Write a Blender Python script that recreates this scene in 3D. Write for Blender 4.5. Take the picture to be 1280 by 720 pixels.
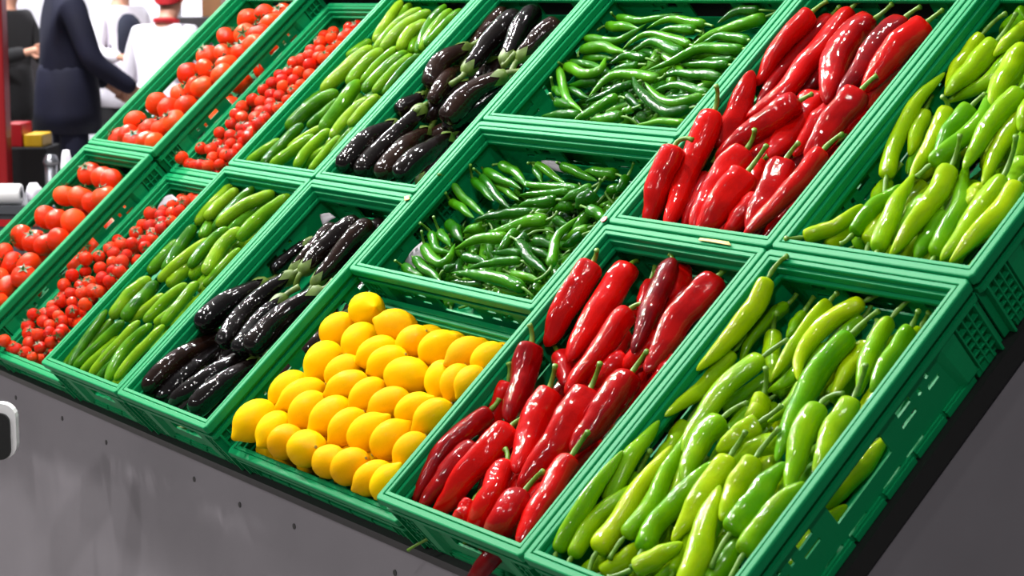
import bpy, bmesh, math, random
import numpy as np
from mathutils import Vector, Matrix

for o in list(bpy.data.objects):
    bpy.data.objects.remove(o, do_unlink=True)
SC = bpy.context.scene
COL = SC.collection
random.seed(7)
RNG = np.random.default_rng(11)

# ------------------------------------------------------------------ frames
# display frame: u along the row of crates, v up the slope, n out of the slope;
# origin = lower corner of the red pepper crate rim
THETA = math.radians(42.0)
CT, ST = math.cos(THETA), math.sin(THETA)
Z0 = 0.72
A = np.array([[1, 0, 0], [0, CT, -ST], [0, ST, CT]])          # display -> world axes
ORG = np.array([0, 0, Z0])


def W(p):
    return np.asarray(p, float) @ A.T + ORG


# ------------------------------------------------------------------ camera
F_PX = 2488.12
ROT = np.array([2.20624288, 0.584684302, -1.09403666])
TR = np.array([-0.215921506, 0.324580442, 3.07688539])
_t = np.linalg.norm(ROT)
_k = ROT / _t
_K = np.array([[0, -_k[2], _k[1]], [_k[2], 0, -_k[0]], [-_k[1], _k[0], 0]])
R = np.eye(3) + math.sin(_t) * _K + (1 - math.cos(_t)) * _K @ _K
CAM = -R.T @ TR                                                # camera in display frame


def ray(x, y):
    d = R.T @ np.array([(x - 640) / F_PX, (y - 360) / F_PX, 1.0])
    return d / np.linalg.norm(d)


def unproj(x, y, n):
    d = ray(x, y)
    return CAM + (n - CAM[2]) / d[2] * d


def depth_of(p):
    return float((R @ np.asarray(p) + TR)[2])


def at_depth(x, y, dist):
    """world point on a pixel's ray at a distance (metres) along the view axis"""
    d = R.T @ np.array([(x - 640) / F_PX, (y - 360) / F_PX, 1.0])
    return W(CAM + dist * d)


cam_d = bpy.data.cameras.new('camera')
cam = bpy.data.objects.new('camera', cam_d)
COL.objects.link(cam)
cam_d.sensor_width = 36.0
cam_d.lens = F_PX / 1280 * 36.0
cam_d.clip_end = 100
cx, cy, cz = A @ R[0], A @ -R[1], A @ -R[2]
cw = W(CAM)
cam.matrix_world = Matrix([[cx[0], cy[0], cz[0], cw[0]], [cx[1], cy[1], cz[1], cw[1]],
                           [cx[2], cy[2], cz[2], cw[2]], [0, 0, 0, 1]])
cam_d.dof.use_dof = True
cam_d.dof.focus_distance = 3.4
cam_d.dof.aperture_fstop = 9.0
SC.camera = cam

# ------------------------------------------------------------------ light
SC.view_settings.view_transform = 'Standard'
SC.view_settings.look = 'None'
SC.view_settings.gamma = 1.0
SC.view_settings.use_curve_mapping = False
SC.view_settings.exposure = 0.02
world = bpy.data.worlds.new('hall_air')
SC.world = world
world.use_nodes = True
bg = world.node_tree.nodes['Background']
bg.inputs[0].default_value = (0.92, 0.95, 1.0, 1)
bg.inputs[1].default_value = 0.13


def area(name, loc, target, size, power, col=(1, 1, 1), shape='DISK', size_y=None):
    d = bpy.data.lights.new(name, 'AREA')
    d.shape = shape
    d.size = size
    if size_y:
        d.size_y = size_y
    d.energy = power
    d.color = col
    o = bpy.data.objects.new(name, d)
    COL.objects.link(o)
    o.location = loc
    o.rotation_euler = (Vector(target) - Vector(loc)).to_track_quat('-Z', 'Y').to_euler()
    return o


# ceiling spots of the market hall over the display
for x, y, z, p, tx in [(-5.4, -0.4, 3.4, 60, -2.0), (-4.5, 0.6, 3.4, 60, -1.9), (-3.7, -0.8, 3.4, 62, -1.2), (-3.0, 0.5, 3.4, 64, -0.9),
                       (-2.3, -0.7, 3.4, 66, -0.2), (-1.6, 0.6, 3.4, 66, 0.1), (-0.9, -0.7, 3.4, 48, 0.5), (-0.1, 0.7, 3.4, 34, 0.7), (1.2, -0.9, 3.4, 18, 0.7)]:
    area('ceiling_spot', (x, y, z), (tx, 0.4, 0.95), 0.12, p * 0.86, (1.0, 0.98, 0.95))
for x, y, p in [(-3.0, -4.2, 45), (-0.2, -4.6, 45), (3.4, -2.6, 48)]:          # fill lamps added in front to brighten the stand's front and right side
    area('front_fill', (x, y, 3.6), (x * 0.4, 0.2, 0.6), 0.3, p, (1.0, 0.98, 0.96))
for x, y, tx, ty, p in [(-6.2, 1.2, -7.2, 2.6, 150), (-7.6, 2.0, -8.2, 3.4, 130), (-9.5, 2.6, -10.5, 4.5, 170), (-11.5, 5.5, -12.6, 7.6, 330), (-9.0, 7.0, -10.5, 9.5, 330)]:
    area('hall_spot', (x, y, 3.9), (tx, ty, 1.2), 0.5, p, (0.95, 0.96, 1.0))


# ------------------------------------------------------------------ materials
def lin(r, g, b):
    def f(c):
        c /= 255
        return c / 12.92 if c <= 0.04045 else ((c + 0.055) / 1.055) ** 2.4
    return (f(r), f(g), f(b), 1)


def new_mat(name):
    m = bpy.data.materials.new(name)
    m.use_nodes = True
    nt = m.node_tree
    return m, nt, nt.nodes['Principled BSDF']


def plain(name, rgb, rough=0.5, metal=0.0, coat=0.0, bump=0.0, scale=60, vary=0.0, spec=0.5):
    m, nt, b = new_mat(name)
    b.inputs['Base Color'].default_value = lin(*rgb)
    b.inputs['Roughness'].default_value = rough
    b.inputs['Metallic'].default_value = metal
    b.inputs['Coat Weight'].default_value = coat
    b.inputs['Specular IOR Level'].default_value = spec
    if bump or vary:
        tc = nt.nodes.new('ShaderNodeTexCoord')
        no = nt.nodes.new('ShaderNodeTexNoise')
        no.inputs['Scale'].default_value = scale
        no.inputs['Detail'].default_value = 4
        nt.links.new(tc.outputs['Object'], no.inputs['Vector'])
        if bump:
            bp = nt.nodes.new('ShaderNodeBump')
            bp.inputs['Strength'].default_value = bump
            bp.inputs['Distance'].default_value = 0.002
            nt.links.new(no.outputs['Fac'], bp.inputs['Height'])
            nt.links.new(bp.outputs['Normal'], b.inputs['Normal'])
        if vary:
            hs = nt.nodes.new('ShaderNodeMapRange')
            hs.inputs[1].default_value = 0.3
            hs.inputs[2].default_value = 0.7
            hs.inputs[3].default_value = 1 - vary
            hs.inputs[4].default_value = 1 + vary
            nt.links.new(no.outputs['Fac'], hs.inputs[0])
            mx = nt.nodes.new('ShaderNodeMix')
            mx.data_type = 'RGBA'
            mx.blend_type = 'MULTIPLY'
            mx.inputs[0].default_value = 1
            mx.inputs[6].default_value = lin(*rgb)
            nt.links.new(hs.outputs[0], mx.inputs[7])
            nt.links.new(mx.outputs[2], b.inputs['Base Color'])
    return m


def produce(name, cols, rough=0.2, bump=0.15, bscale=70, bdist=0.004, coat=0.3, mottle=0.35, mscale=25,
            fine=0.0, fscale=400, gloss_relief=0.4, gloss_scale=200, spec=0.03):
    """skin of a fruit: per-object colour from a ramp, mottled by noise, wrinkled by bump"""
    m, nt, b = new_mat(name)
    N, L = nt.nodes, nt.links
    oi = N.new('ShaderNodeObjectInfo')
    tc = N.new('ShaderNodeTexCoord')
    add = N.new('ShaderNodeVectorMath')
    add.operation = 'ADD'
    L.new(tc.outputs['Object'], add.inputs[0])
    sc = N.new('ShaderNodeMath')
    sc.operation = 'MULTIPLY'
    sc.inputs[1].default_value = 13.0
    L.new(oi.outputs['Random'], sc.inputs[0])
    L.new(sc.outputs[0], add.inputs[1])
    no = N.new('ShaderNodeTexNoise')
    no.inputs['Scale'].default_value = mscale
    no.inputs['Detail'].default_value = 3
    L.new(add.outputs[0], no.inputs['Vector'])
    mm = N.new('ShaderNodeMath')
    mm.operation = 'MULTIPLY_ADD'
    mm.inputs[1].default_value = mottle * 2
    mm.inputs[2].default_value = -mottle
    L.new(no.outputs['Fac'], mm.inputs[0])
    s2 = N.new('ShaderNodeMath')
    s2.operation = 'ADD'
    s2.use_clamp = True
    L.new(oi.outputs['Random'], s2.inputs[0])
    L.new(mm.outputs[0], s2.inputs[1])
    cr = N.new('ShaderNodeValToRGB')
    e = cr.color_ramp.elements
    n = len(cols)
    e[0].position = 0
    e[0].color = lin(*cols[0])
    e[1].position = 1
    e[1].color = lin(*cols[-1])
    for i in range(1, n - 1):
        x = e.new(i / (n - 1))
        x.color = lin(*cols[i])
    L.new(s2.outputs[0], cr.inputs['Fac'])
    L.new(cr.outputs['Color'], b.inputs['Base Color'])
    b.inputs['Roughness'].default_value = rough
    b.inputs['Coat Weight'].default_value = coat
    b.inputs['Coat Roughness'].default_value = 0.07
    b.inputs['Specular IOR Level'].default_value = spec
    bn = N.new('ShaderNodeTexNoise')
    bn.inputs['Scale'].default_value = bscale
    bn.inputs['Detail'].default_value = 2.5
    L.new(add.outputs[0], bn.inputs['Vector'])
    bp = N.new('ShaderNodeBump')
    bp.inputs['Strength'].default_value = bump
    bp.inputs['Distance'].default_value = bdist
    L.new(bn.outputs['Fac'], bp.inputs['Height'])
    last = bp
    if fine:
        vn = N.new('ShaderNodeTexVoronoi')
        vn.inputs['Scale'].default_value = fscale
        L.new(add.outputs[0], vn.inputs['Vector'])
        b2 = N.new('ShaderNodeBump')
        b2.inputs['Strength'].default_value = fine
        b2.inputs['Distance'].default_value = 0.001
        L.new(vn.outputs['Distance'], b2.inputs['Height'])
        L.new(bp.outputs['Normal'], b2.inputs['Normal'])
        last = b2
    L.new(last.outputs['Normal'], b.inputs['Normal'])
    cn = N.new('ShaderNodeTexNoise')
    cn.inputs['Scale'].default_value = gloss_scale
    cn.inputs['Detail'].default_value = 2
    L.new(add.outputs[0], cn.inputs['Vector'])
    b3 = N.new('ShaderNodeBump')
    b3.inputs['Strength'].default_value = gloss_relief
    b3.inputs['Distance'].default_value = 0.2 / gloss_scale
    L.new(cn.outputs['Fac'], b3.inputs['Height'])
    L.new(b3.outputs['Normal'], b.inputs['Coat Normal'])
    return m


M = {
    'red': produce('red_pepper_skin', [(100, 1, 7), (160, 3, 4), (200, 10, 3), (176, 4, 4)], 0.5, 0.25, 60, 0.004, 0.75, gloss_relief=0.75, gloss_scale=95),
    'pale': produce('pale_pepper_skin', [(80, 146, 0), (112, 164, 0), (138, 176, 0), (164, 188, 0)], 0.5, 0.2, 60, 0.004, 0.7, gloss_relief=0.65, gloss_scale=95),
    'chili': produce('chili_skin', [(14, 70, 0), (28, 92, 1), (48, 114, 3), (74, 138, 10)], 0.5, 0.25, 90, 0.003, 0.75, gloss_relief=0.65, gloss_scale=130),
    'cucumber': produce('cucumber_skin', [(36, 88, 2), (66, 118, 4), (92, 136, 8), (118, 152, 18)], 0.5, 0.2, 120, 0.003, 0.4, 0.5, 30, gloss_relief=0.3, gloss_scale=200),
    'eggplant': produce('eggplant_skin', [(6, 3, 4), (14, 7, 6), (36, 18, 11)], 0.45, 0.2, 80, 0.004, 0.9, 0.6, 22, gloss_relief=0.6, gloss_scale=90),
    'lemon': produce('lemon_peel', [(226, 162, 0), (236, 182, 0), (242, 196, 0)], 0.55, 0.15, 60, 0.003, 0.06, 0.3, 20, 0.25, 420, gloss_relief=0.5, gloss_scale=300),
    'tomato': produce('tomato_skin', [(208, 44, 6), (220, 60, 14), (228, 80, 28)], 0.5, 0.1, 40, 0.004, 0.65, 0.3, 18, gloss_relief=0.12, gloss_scale=60),
    'cherry': produce('cherry_tomato_skin', [(188, 22, 3), (206, 40, 8), (218, 60, 16)], 0.5, 0.08, 60, 0.003, 0.65, 0.2, 30, gloss_relief=0.1, gloss_scale=90),
    'stem': plain('fresh_stem', (96, 138, 32), 0.45, vary=0.3, scale=90, bump=0.2),
    'stem_dark': plain('chili_stem', (84, 132, 34), 0.45, vary=0.3, scale=90, bump=0.2),
    'stem_end': plain('cut_stem_end', (168, 156, 84), 0.7),
    'calyx': plain('eggplant_calyx_skin', (80, 104, 28), 0.5, vary=0.35, scale=60, bump=0.3),
    'leafcalyx': plain('tomato_calyx_leaf', (58, 84, 22), 0.55, vary=0.3, scale=80),
    'scar': plain('lemon_scar', (128, 112, 40), 0.7),
    'crate': plain('green_crate_plastic', (0, 136, 80), 0.5, bump=0.06, scale=500, vary=0.06, spec=0.2),
    'panel': plain('grey_display_board', (134, 129, 135), 0.6, vary=0.07, scale=3.5, bump=0.02, spec=0.3),
    'black': plain('black_edge', (18, 18, 19), 0.45),
    'screw': plain('screw_head', (58, 56, 58), 0.4, metal=0.5),
    'paper': plain('grey_liner_paper', (142, 138, 144), 0.55, bump=0.3, scale=40),
    'tape': plain('yellow_tape_scrap', (232, 196, 120), 0.6, vary=0.15, scale=120),
    'sticker_w': plain('sticker_white', (235, 225, 225), 0.5),
    'sticker_r': plain('sticker_red', (205, 30, 40), 0.5),
}

# ------------------------------------------------------------------ helpers


def link(name, me, mat=None, parent=None, loc=None, smooth=False):
    o = bpy.data.objects.new(name, me)
    COL.objects.link(o)
    if mat is not None and me is not None and len(me.materials) == 0:
        me.materials.append(mat)
    if parent is not None:
        o.parent = parent
    if loc is not None:
        o.location = loc
    if smooth and me is not None:
        me.polygons.foreach_set('use_smooth', [True] * len(me.polygons))
    return o


def pyd(name, v, f):
    me = bpy.data.meshes.new(name)
    me.from_pydata([tuple(map(float, p)) for p in v], [], f)
    me.update()
    return me


def tag(o, label, cat, group=None, kind=None):
    if label:
        o['label'] = label
    if cat:
        o['category'] = cat
    if group:
        o['group'] = group
    if kind:
        o['kind'] = kind
    return o


class MB:
    """collects boxes / quads / tubes into one mesh"""
    def __init__(s):
        s.v, s.f = [], []

    def box(s, x0, x1, y0, y1, z0, z1):
        b = len(s.v)
        s.v += [(x0, y0, z0), (x1, y0, z0), (x1, y1, z0), (x0, y1, z0), (x0, y0, z1), (x1, y0, z1), (x1, y1, z1), (x0, y1, z1)]
        s.f += [(b, b + 3, b + 2, b + 1), (b + 4, b + 5, b + 6, b + 7), (b, b + 1, b + 5, b + 4), (b + 1, b + 2, b + 6, b + 5),
                (b + 2, b + 3, b + 7, b + 6), (b + 3, b, b + 4, b + 7)]
        return s

    def add(s, v, f):
        b = len(s.v)
        s.v += [tuple(map(float, p)) for p in v]
        s.f += [tuple(i + b for i in q) for q in f]
        return s

    def tube(s, pts, rad, seg=8):
        v, f = sweep(np.array(pts, float), np.array(rad, float) if np.ndim(rad) else np.full(len(pts), rad), seg)
        return s.add(v, f)

    def mesh(s, name):
        return pyd(name, s.v, s.f)

    def build(s, name, mat, parent=None, loc=None, smooth=False):
        return link(name, s.mesh(name), mat, parent, loc, smooth)


def frames(P):
    T = np.gradient(P, axis=0)
    T /= np.linalg.norm(T, axis=1)[:, None] + 1e-12
    a = np.array([0.31, 0.2, 0.93])
    if abs(T[0] @ a) > 0.9:
        a = np.array([0.9, 0.3, 0.1])
    n = np.cross(T[0], a)
    n /= np.linalg.norm(n)
    Ns, Bs = [], []
    for t in T:
        n = n - t * (n @ t)
        n /= np.linalg.norm(n) + 1e-12
        Ns.append(n)
        Bs.append(np.cross(t, n))
    return T, np.array(Ns), np.array(Bs)


def sweep(P, rad, seg=10, mod=None, caps=True):
    T, Nn, B = frames(P)
    ph = np.arange(seg) * 2 * math.pi / seg
    m = len(P)
    rr = rad[:, None] * np.ones((1, seg))
    if mod is not None:
        rr = rr * mod(np.linspace(0, 1, m)[:, None], ph[None, :])
    V = P[:, None, :] + rr[..., None] * (np.cos(ph)[None, :, None] * Nn[:, None, :] + np.sin(ph)[None, :, None] * B[:, None, :])
    v = V.reshape(-1, 3)
    f = []
    for i in range(m - 1):
        for j in range(seg):
            k = (j + 1) % seg
            f.append((i * seg + j, i * seg + k, (i + 1) * seg + k, (i + 1) * seg + j))
    if caps:
        f.append(tuple(range(seg - 1, -1, -1)))
        f.append(tuple((m - 1) * seg + j for j in range(seg)))
    return v, f


def crom(P, m):
    """m points, evenly spaced by length, on a smooth curve through P"""
    P = np.asarray(P, float)
    if len(P) == 2:
        return P[0] + np.linspace(0, 1, m)[:, None] * (P[1] - P[0])
    Q = np.vstack([2 * P[0] - P[1], P, 2 * P[-1] - P[-2]])
    out = []
    for i in range(1, len(Q) - 2):
        t = np.linspace(0, 1, 12, endpoint=False)[:, None]
        a, b, c, d = Q[i - 1], Q[i], Q[i + 1], Q[i + 2]
        out.append(0.5 * (2 * b + (c - a) * t + (2 * a - 5 * b + 4 * c - d) * t ** 2 + (3 * b - a - 3 * c + d) * t ** 3))
    out.append(P[-1:])
    C = np.vstack(out)
    s = np.r_[0, np.cumsum(np.linalg.norm(np.diff(C, axis=0), axis=1))]
    q = np.linspace(0, s[-1], m)
    return np.stack([np.interp(q, s, C[:, k]) for k in range(3)], 1)

# ------------------------------------------------------------------ display stand
def display_box(mb, u0, u1, v0, v1, n0, n1):
    """box aligned with the slope, in world coordinates"""
    b = [(u0, v0, n0), (u1, v0, n0), (u1, v1, n0), (u0, v1, n0), (u0, v0, n1), (u1, v0, n1), (u1, v1, n1), (u0, v1, n1)]
    mb.add(W(np.array(b)), [(0, 3, 2, 1), (4, 5, 6, 7), (0, 1, 5, 4), (1, 2, 6, 5), (2, 3, 7, 6), (3, 0, 4, 7)])


H_TALL, H_LOW, DROP = 0.122, 0.060, 0.065
BASE = -0.124                                   # slope surface the crates rest on
U_L, U_R, V_B = -2.2, 0.8, 1.2
stand = bpy.data.objects.new('display_stand', None)
COL.objects.link(stand)
stand.location = (-0.7, 0.5, 0)
tag(stand, 'grey panelled sloping market stand with black edge carrying the green crates', 'stand')
OFF = -np.array([-0.7, 0.5, 0])


def stand_part(name, mb, mat):
    mb.v = [tuple(np.array(p) + OFF) for p in mb.v]
    return mb.build(name, mat, stand)


mb = MB()
display_box(mb, U_L - 0.005, U_R + 0.004, -0.004, V_B + 0.01, BASE - 0.032, BASE - 0.001)
stand_part('sloping_shelf', mb, M['black'])
mb = MB()
display_box(mb, U_L - 0.005, U_R + 0.004, V_B + 0.012, V_B + 0.03, BASE - 0.032, 0.004)
stand_part('dark_backing', mb, M['black'])  # unseen board added to block the bright hall behind the upper crates' hand holes
fy, fz = W((0, 0.004, BASE - 0.032))[1:]
by, bz = W((0, V_B + 0.0, BASE - 0.032))[1:]
mb = MB()
mb.box(U_L, U_R, fy, fy + 0.018, 0.0, fz - 0.004)
stand_part('front_panel', mb, M['panel'])
mb = MB()
mb.box(U_L, U_R, by - 0.02, by, 0.0, bz - 0.03)
stand_part('back_panel', mb, M['panel'])
for x0, x1 in ((U_R - 0.022, U_R - 0.002), (U_L + 0.002, U_L + 0.022)):
    mb = MB()
    y0, y1 = fy + 0.02, by - 0.022
    za, zb = fz + 0.008, bz - 0.035
    vs = [(x, y, z) for x in (x0, x1) for y, z in ((y0, 0), (y1, 0), (y1, zb), (y0, za))]
    mb.add(vs, [(0, 1, 2, 3), (7, 6, 5, 4), (0, 4, 5, 1), (1, 5, 6, 2), (2, 6, 7, 3), (3, 7, 4, 0)])
    stand_part('side_panel', mb, M['panel'])
# countersunk screws in a line along the top of the front panel
for px, py in [(20, 497), (78, 523), (133, 553), (243, 599), (300, 631), (368, 658), (494, 716)]:
    d = A @ ray(px, py)
    p = cw + d * ((fy - cw[1]) / d[1])
    mb = MB()
    mb.tube([(p[0], fy - 0.0012, p[2]), (p[0], fy + 0.004, p[2])], 0.0055, 10)
    stand_part('screw', mb, M['screw'])

# ------------------------------------------------------------------ crates


def wall_mesh(length, zlo, zhi, thick, holes, name):
    """upright plate in x (length) and z with rectangular openings; outer face at y=0, inner at y=thick"""
    xs = sorted({-length / 2, length / 2, *[h[0] for h in holes], *[h[1] for h in holes]})
    zs = sorted({zlo, zhi, *[h[2] for h in holes], *[h[3] for h in holes]})
    nx, nz = len(xs) - 1, len(zs) - 1

    def solid(i, j):
        if i < 0 or j < 0 or i >= nx or j >= nz:
            return False
        xm, zm = (xs[i] + xs[i + 1]) / 2, (zs[j] + zs[j + 1]) / 2
        return not any(h[0] < xm < h[1] and h[2] < zm < h[3] for h in holes)
    v, f, idx = [], [], {}

    def vid(i, j, k):
        if (i, j, k) not in idx:
            idx[(i, j, k)] = len(v)
            v.append((xs[i], k * thick, zs[j]))
        return idx[(i, j, k)]
    for i in range(nx):
        for j in range(nz):
            if not solid(i, j):
                continue
            a = [(i, j), (i + 1, j), (i + 1, j + 1), (i, j + 1)]
            f.append(tuple(vid(*p, 0) for p in a))
            f.append(tuple(vid(*p, 1) for p in reversed(a)))
            for (di, dj), (p, q) in (((0, -1), (a[0], a[1])), ((1, 0), (a[1], a[2])), ((0, 1), (a[2], a[3])), ((-1, 0), (a[3], a[0]))):
                if not solid(i + di, j + dj):
                    f.append((vid(*q, 0), vid(*p, 0), vid(*p, 1), vid(*q, 1)))
    return pyd(name, v, f)


def rim_mesh(Lx, Ly, name, low):
    prof = [(0.013, -0.034), (0.002, -0.034), (0.002, -0.026), (0.010, -0.025), (0.010, -0.0165), (0.0008, -0.0165), (0.0, -0.015), (0.0, -0.003),
            (0.0012, -0.0006), (0.003, 0.0), (0.0105, 0.0), (0.0118, -0.0008), (0.0120, -0.0032), (0.0134, -0.0032), (0.0136, -0.0010),
            (0.0145, -0.0006), (0.0195, -0.0010), (0.0208, -0.0026), (0.0208, -0.0095), (0.0195, -0.0112), (0.0245, -0.0122),
            (0.0252, -0.0135), (0.0245, -0.025), (0.0222, -0.0262), (0.0285, -0.0275), (0.0290, -0.029), (0.0285, -0.0335)]
    if low:
        prof = [(d, z * 0.8) for d, z in prof]
    v, f = [], []
    n = len(prof)
    hx, hy = Lx / 2, Ly / 2
    rc = 0.006                                     # slightly rounded corners
    ring = []
    for sx, sy in ((1, -1), (1, 1), (-1, 1), (-1, -1)):
        ring.append((sx, sy))
    pts = []
    for k, (sx, sy) in enumerate(ring):
        nxt = ((0, 1), (-1, 0), (0, -1), (1, 0))[k]
        prv = ((1, 0), (0, 1), (-1, 0), (0, -1))[k]
        pts.append((sx, sy, prv))
        pts.append((sx, sy, nxt))
    for sx, sy, dr in pts:
        for d, z in prof:
            x, y = sx * (hx - d), sy * (hy - d)
            c = max(0.0, rc - d * 0.4)
            first = (dr in ((1, 0), (0, 1), (-1, 0), (0, -1)))
            v.append((x, y, z))
    # cut corners: move the two copies of each corner apart
    for k in range(4):
        sx, sy = ring[k]
        prv = ((1, 0), (0, 1), (-1, 0), (0, -1))[k]
        nxt = ((0, 1), (-1, 0), (0, -1), (1, 0))[k]
        for i, (d, z) in enumerate(prof):
            c = max(0.0006, rc - d * 0.5)
            a, b = (2 * k) * n + i, (2 * k + 1) * n + i
            v[a] = (v[a][0] - prv[0] * c, v[a][1] - prv[1] * c, z)
            v[b] = (v[b][0] + nxt[0] * c, v[b][1] + nxt[1] * c, z)
    m = 8
    for s in range(m):
        t = (s + 1) % m
        for i in range(n):
            j = (i + 1) % n
            f.append((s * n + i, t * n + i, t * n + j, s * n + j))
    return pyd(name, v, f)


def side_holes(L, zlo, zhi, low):
    """openings of one wall: hand hole, upper and lower slots, small ports"""
    H = []
    if low:
        H += [(-0.055, 0.055, zlo + 0.006, zlo + 0.016)]
        for s in (-1, 1):
            a, b = sorted((s * 0.10, s * 0.15))
            H.append((a, b, zlo + 0.008, zlo + 0.014))
        return H
    H.append((-0.062, 0.062, -0.082, -0.046))
    for s in (-1, 1):
        for x0, x1, z0, z1 in ((0.098, 0.128, -0.056, -0.046), (0.095, 0.128, -0.074, -0.0685),
                               (0.142, 0.150, -0.062, -0.052)):
            if x1 < L / 2 - 0.04:
                a, b = sorted((s * x0, s * x1))
                H.append((a, b, z0, z1))
        if L > 0.5:
            for x0, x1, z0, z1 in ((0.160, 0.185, -0.070, -0.064), (0.165, 0.172, -0.054, -0.047)):
                a, b = sorted((s * x0, s * x1))
                H.append((a, b, z0, z1))
        for x0, x1 in ((0.02, 0.06), (0.075, 0.115)):
            a, b = sorted((s * x0, s * x1))
            H.append((a, b, -0.1105, -0.1065))
    return H


def rib_mesh(L, zlo, low):
    """corner lattice, pilasters and bottom skirt standing proud of the wall's outer face"""
    mb = MB()
    e = L / 2
    top = -0.027 if low else -0.034
    for s in (-1, 1):
        def bx(a, b, y0, y1, z0, z1):
            x0, x1 = sorted((s * a, s * b))
            mb.box(x0, x1, y0, y1, z0, z1)
        bx(e - 0.004, e, -0.012, 0.003, zlo, top)
        for x in (e - 0.018, e - 0.031, e - 0.046):
            bx(x - 0.0012, x + 0.0012, -0.0095, 0.0, zlo + 0.004, top)
        if not low:
            for z in (-0.052, -0.066, -0.078, -0.092, -0.104):
                bx(e - 0.046, e - 0.004, -0.0085, 0.0, z - 0.001, z + 0.001)
            # sloping pilaster next to the lattice
            a, b = e - 0.095, e - 0.052
            xs = sorted((s * a, s * b))
            vs = [(s * (b), 0, zlo + 0.004), (s * (b), 0, -0.035), (s * b, -0.009, zlo + 0.012), (s * b, -0.009, -0.035),
                  (s * (a + 0.012), 0, zlo + 0.004), (s * a, 0, -0.035), (s * (a + 0.02), -0.009, zlo + 0.012), (s * (a + 0.012), -0.009, -0.035)]
            fs = [(0, 1, 3, 2), (2, 3, 7, 6), (6, 7, 5, 4), (0, 2, 6, 4), (1, 5, 7, 3), (0, 4, 5, 1)]
            mb.add(vs, fs if s > 0 else [tuple(reversed(q)) for q in fs])
    # skirt with notches
    x = -e + 0.012
    while x < e - 0.04:
        mb.box(x, min(x + 0.066, e - 0.012), -0.0065, 0.0, zlo, zlo + 0.009)
        mb.box(x, min(x + 0.066, e - 0.012), -0.0035, 0.0, zlo + 0.009, zlo + 0.0125)
        x += 0.072
    return mb.mesh('wall_ribs')


def base_mesh(Lx, Ly, z):
    holes = []
    for i in range(-4, 5):
        for j in range(-3, 4):
            holes.append((i * 0.056 - 0.019, i * 0.056 + 0.019, j * 0.042 - 0.006, j * 0.042 + 0.006))
    holes = [h for h in holes if abs(h[0]) < Lx / 2 - 0.04 and abs(h[1]) < Lx / 2 - 0.04]
    me = wall_mesh(Lx, -Ly / 2, Ly / 2, 0.003, holes, 'crate_base')
    for vv in me.vertices:
        x, y, zz = vv.co
        vv.co = (x, zz, z + 0.003 - y)
    return me


CR = {}
for low in (False, True):
    zlo = -(H_LOW if low else H_TALL)
    Lx, Ly = 0.597, 0.397
    parts = [('rim', rim_mesh(Lx, Ly, 'crate_rim', low), None, None)]
    w = 0.013
    top = -0.026 if low else -0.033
    for long_side in (True, False):
        L = (Lx if long_side else Ly) - 2 * w
        wm = wall_mesh(L, zlo, top, 0.004, side_holes(L, zlo, -0.034, low), 'crate_wall')
        rm = rib_mesh(L, zlo, low)
        for s in (-1, 1):
            if long_side:
                mt = Matrix.Translation((0, s * (Ly / 2 - w), 0)) @ Matrix.Rotation(0 if s < 0 else math.pi, 4, 'Z')
            else:
                mt = Matrix.Translation((s * (Lx / 2 - w), 0, 0)) @ Matrix.Rotation(math.pi / 2 if s > 0 else -math.pi / 2, 4, 'Z')
            parts.append(('side_wall', wm, rm, mt))
    parts.append(('base', base_mesh(Lx - 2 * w - 0.009, Ly - 2 * w - 0.009, zlo), None, None))
    CR[low] = parts


def crate(uc, vc, along_u, low, label, tw=0.0):
    root = bpy.data.objects.new('crate', None)
    COL.objects.link(root)
    zc = -DROP + 0.003 if low else 0.0
    b = W((uc, vc, BASE))
    rm = Matrix(((A @ np.eye(3)).tolist())).to_4x4()
    rot = rm @ Matrix.Rotation((0 if along_u else math.pi / 2) + tw, 4, 'Z')
    root.matrix_world = Matrix.Translation(b) @ rot
    zlift = (H_LOW if low else H_TALL)
    for name, me, rib, mt in CR[low]:
        c = link(name, me, M['crate'], root)
        c.matrix_local = Matrix.Translation((0, 0, zlift + 0.0005)) @ (mt if mt else Matrix.Identity(4))
        if rib:
            r = link('wall_ribs', rib, M['crate'], c)
    tag(root, label, 'crate', 'green plastic crates on the sloping stand')
    return root


COLS = {'A': (-2.0, False), 'B': (-1.6, True), 'C': (-1.2, False), 'D': (-0.8, False), 'F': (0.2, False), 'G': (0.6, False)}
WHAT = {'A': 'large tomatoes', 'B': 'cherry tomatoes', 'C': 'cucumbers', 'D': 'eggplants', 'F': 'red peppers', 'G': 'pale green peppers'}
for c, (uc, low) in COLS.items():
    for row, vc, word in ((1, 0.3, 'lower'), (2, 0.9, 'upper')):
        crate(uc, vc, False, low, f'{"shallow " if low else ""}green plastic crate of {WHAT[c]}, {word} of its two on the slope')
crate(-0.3, 0.2, True, True, 'shallow green plastic crate turned sideways and heaped with lemons')
crate(-0.3, 0.6, True, False, 'green plastic crate of dark green chilies directly above the lemons')
crate(-0.3, 1.0, True, False, 'green plastic crate of dark green chilies, uppermost of its column above the lemons')

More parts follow.
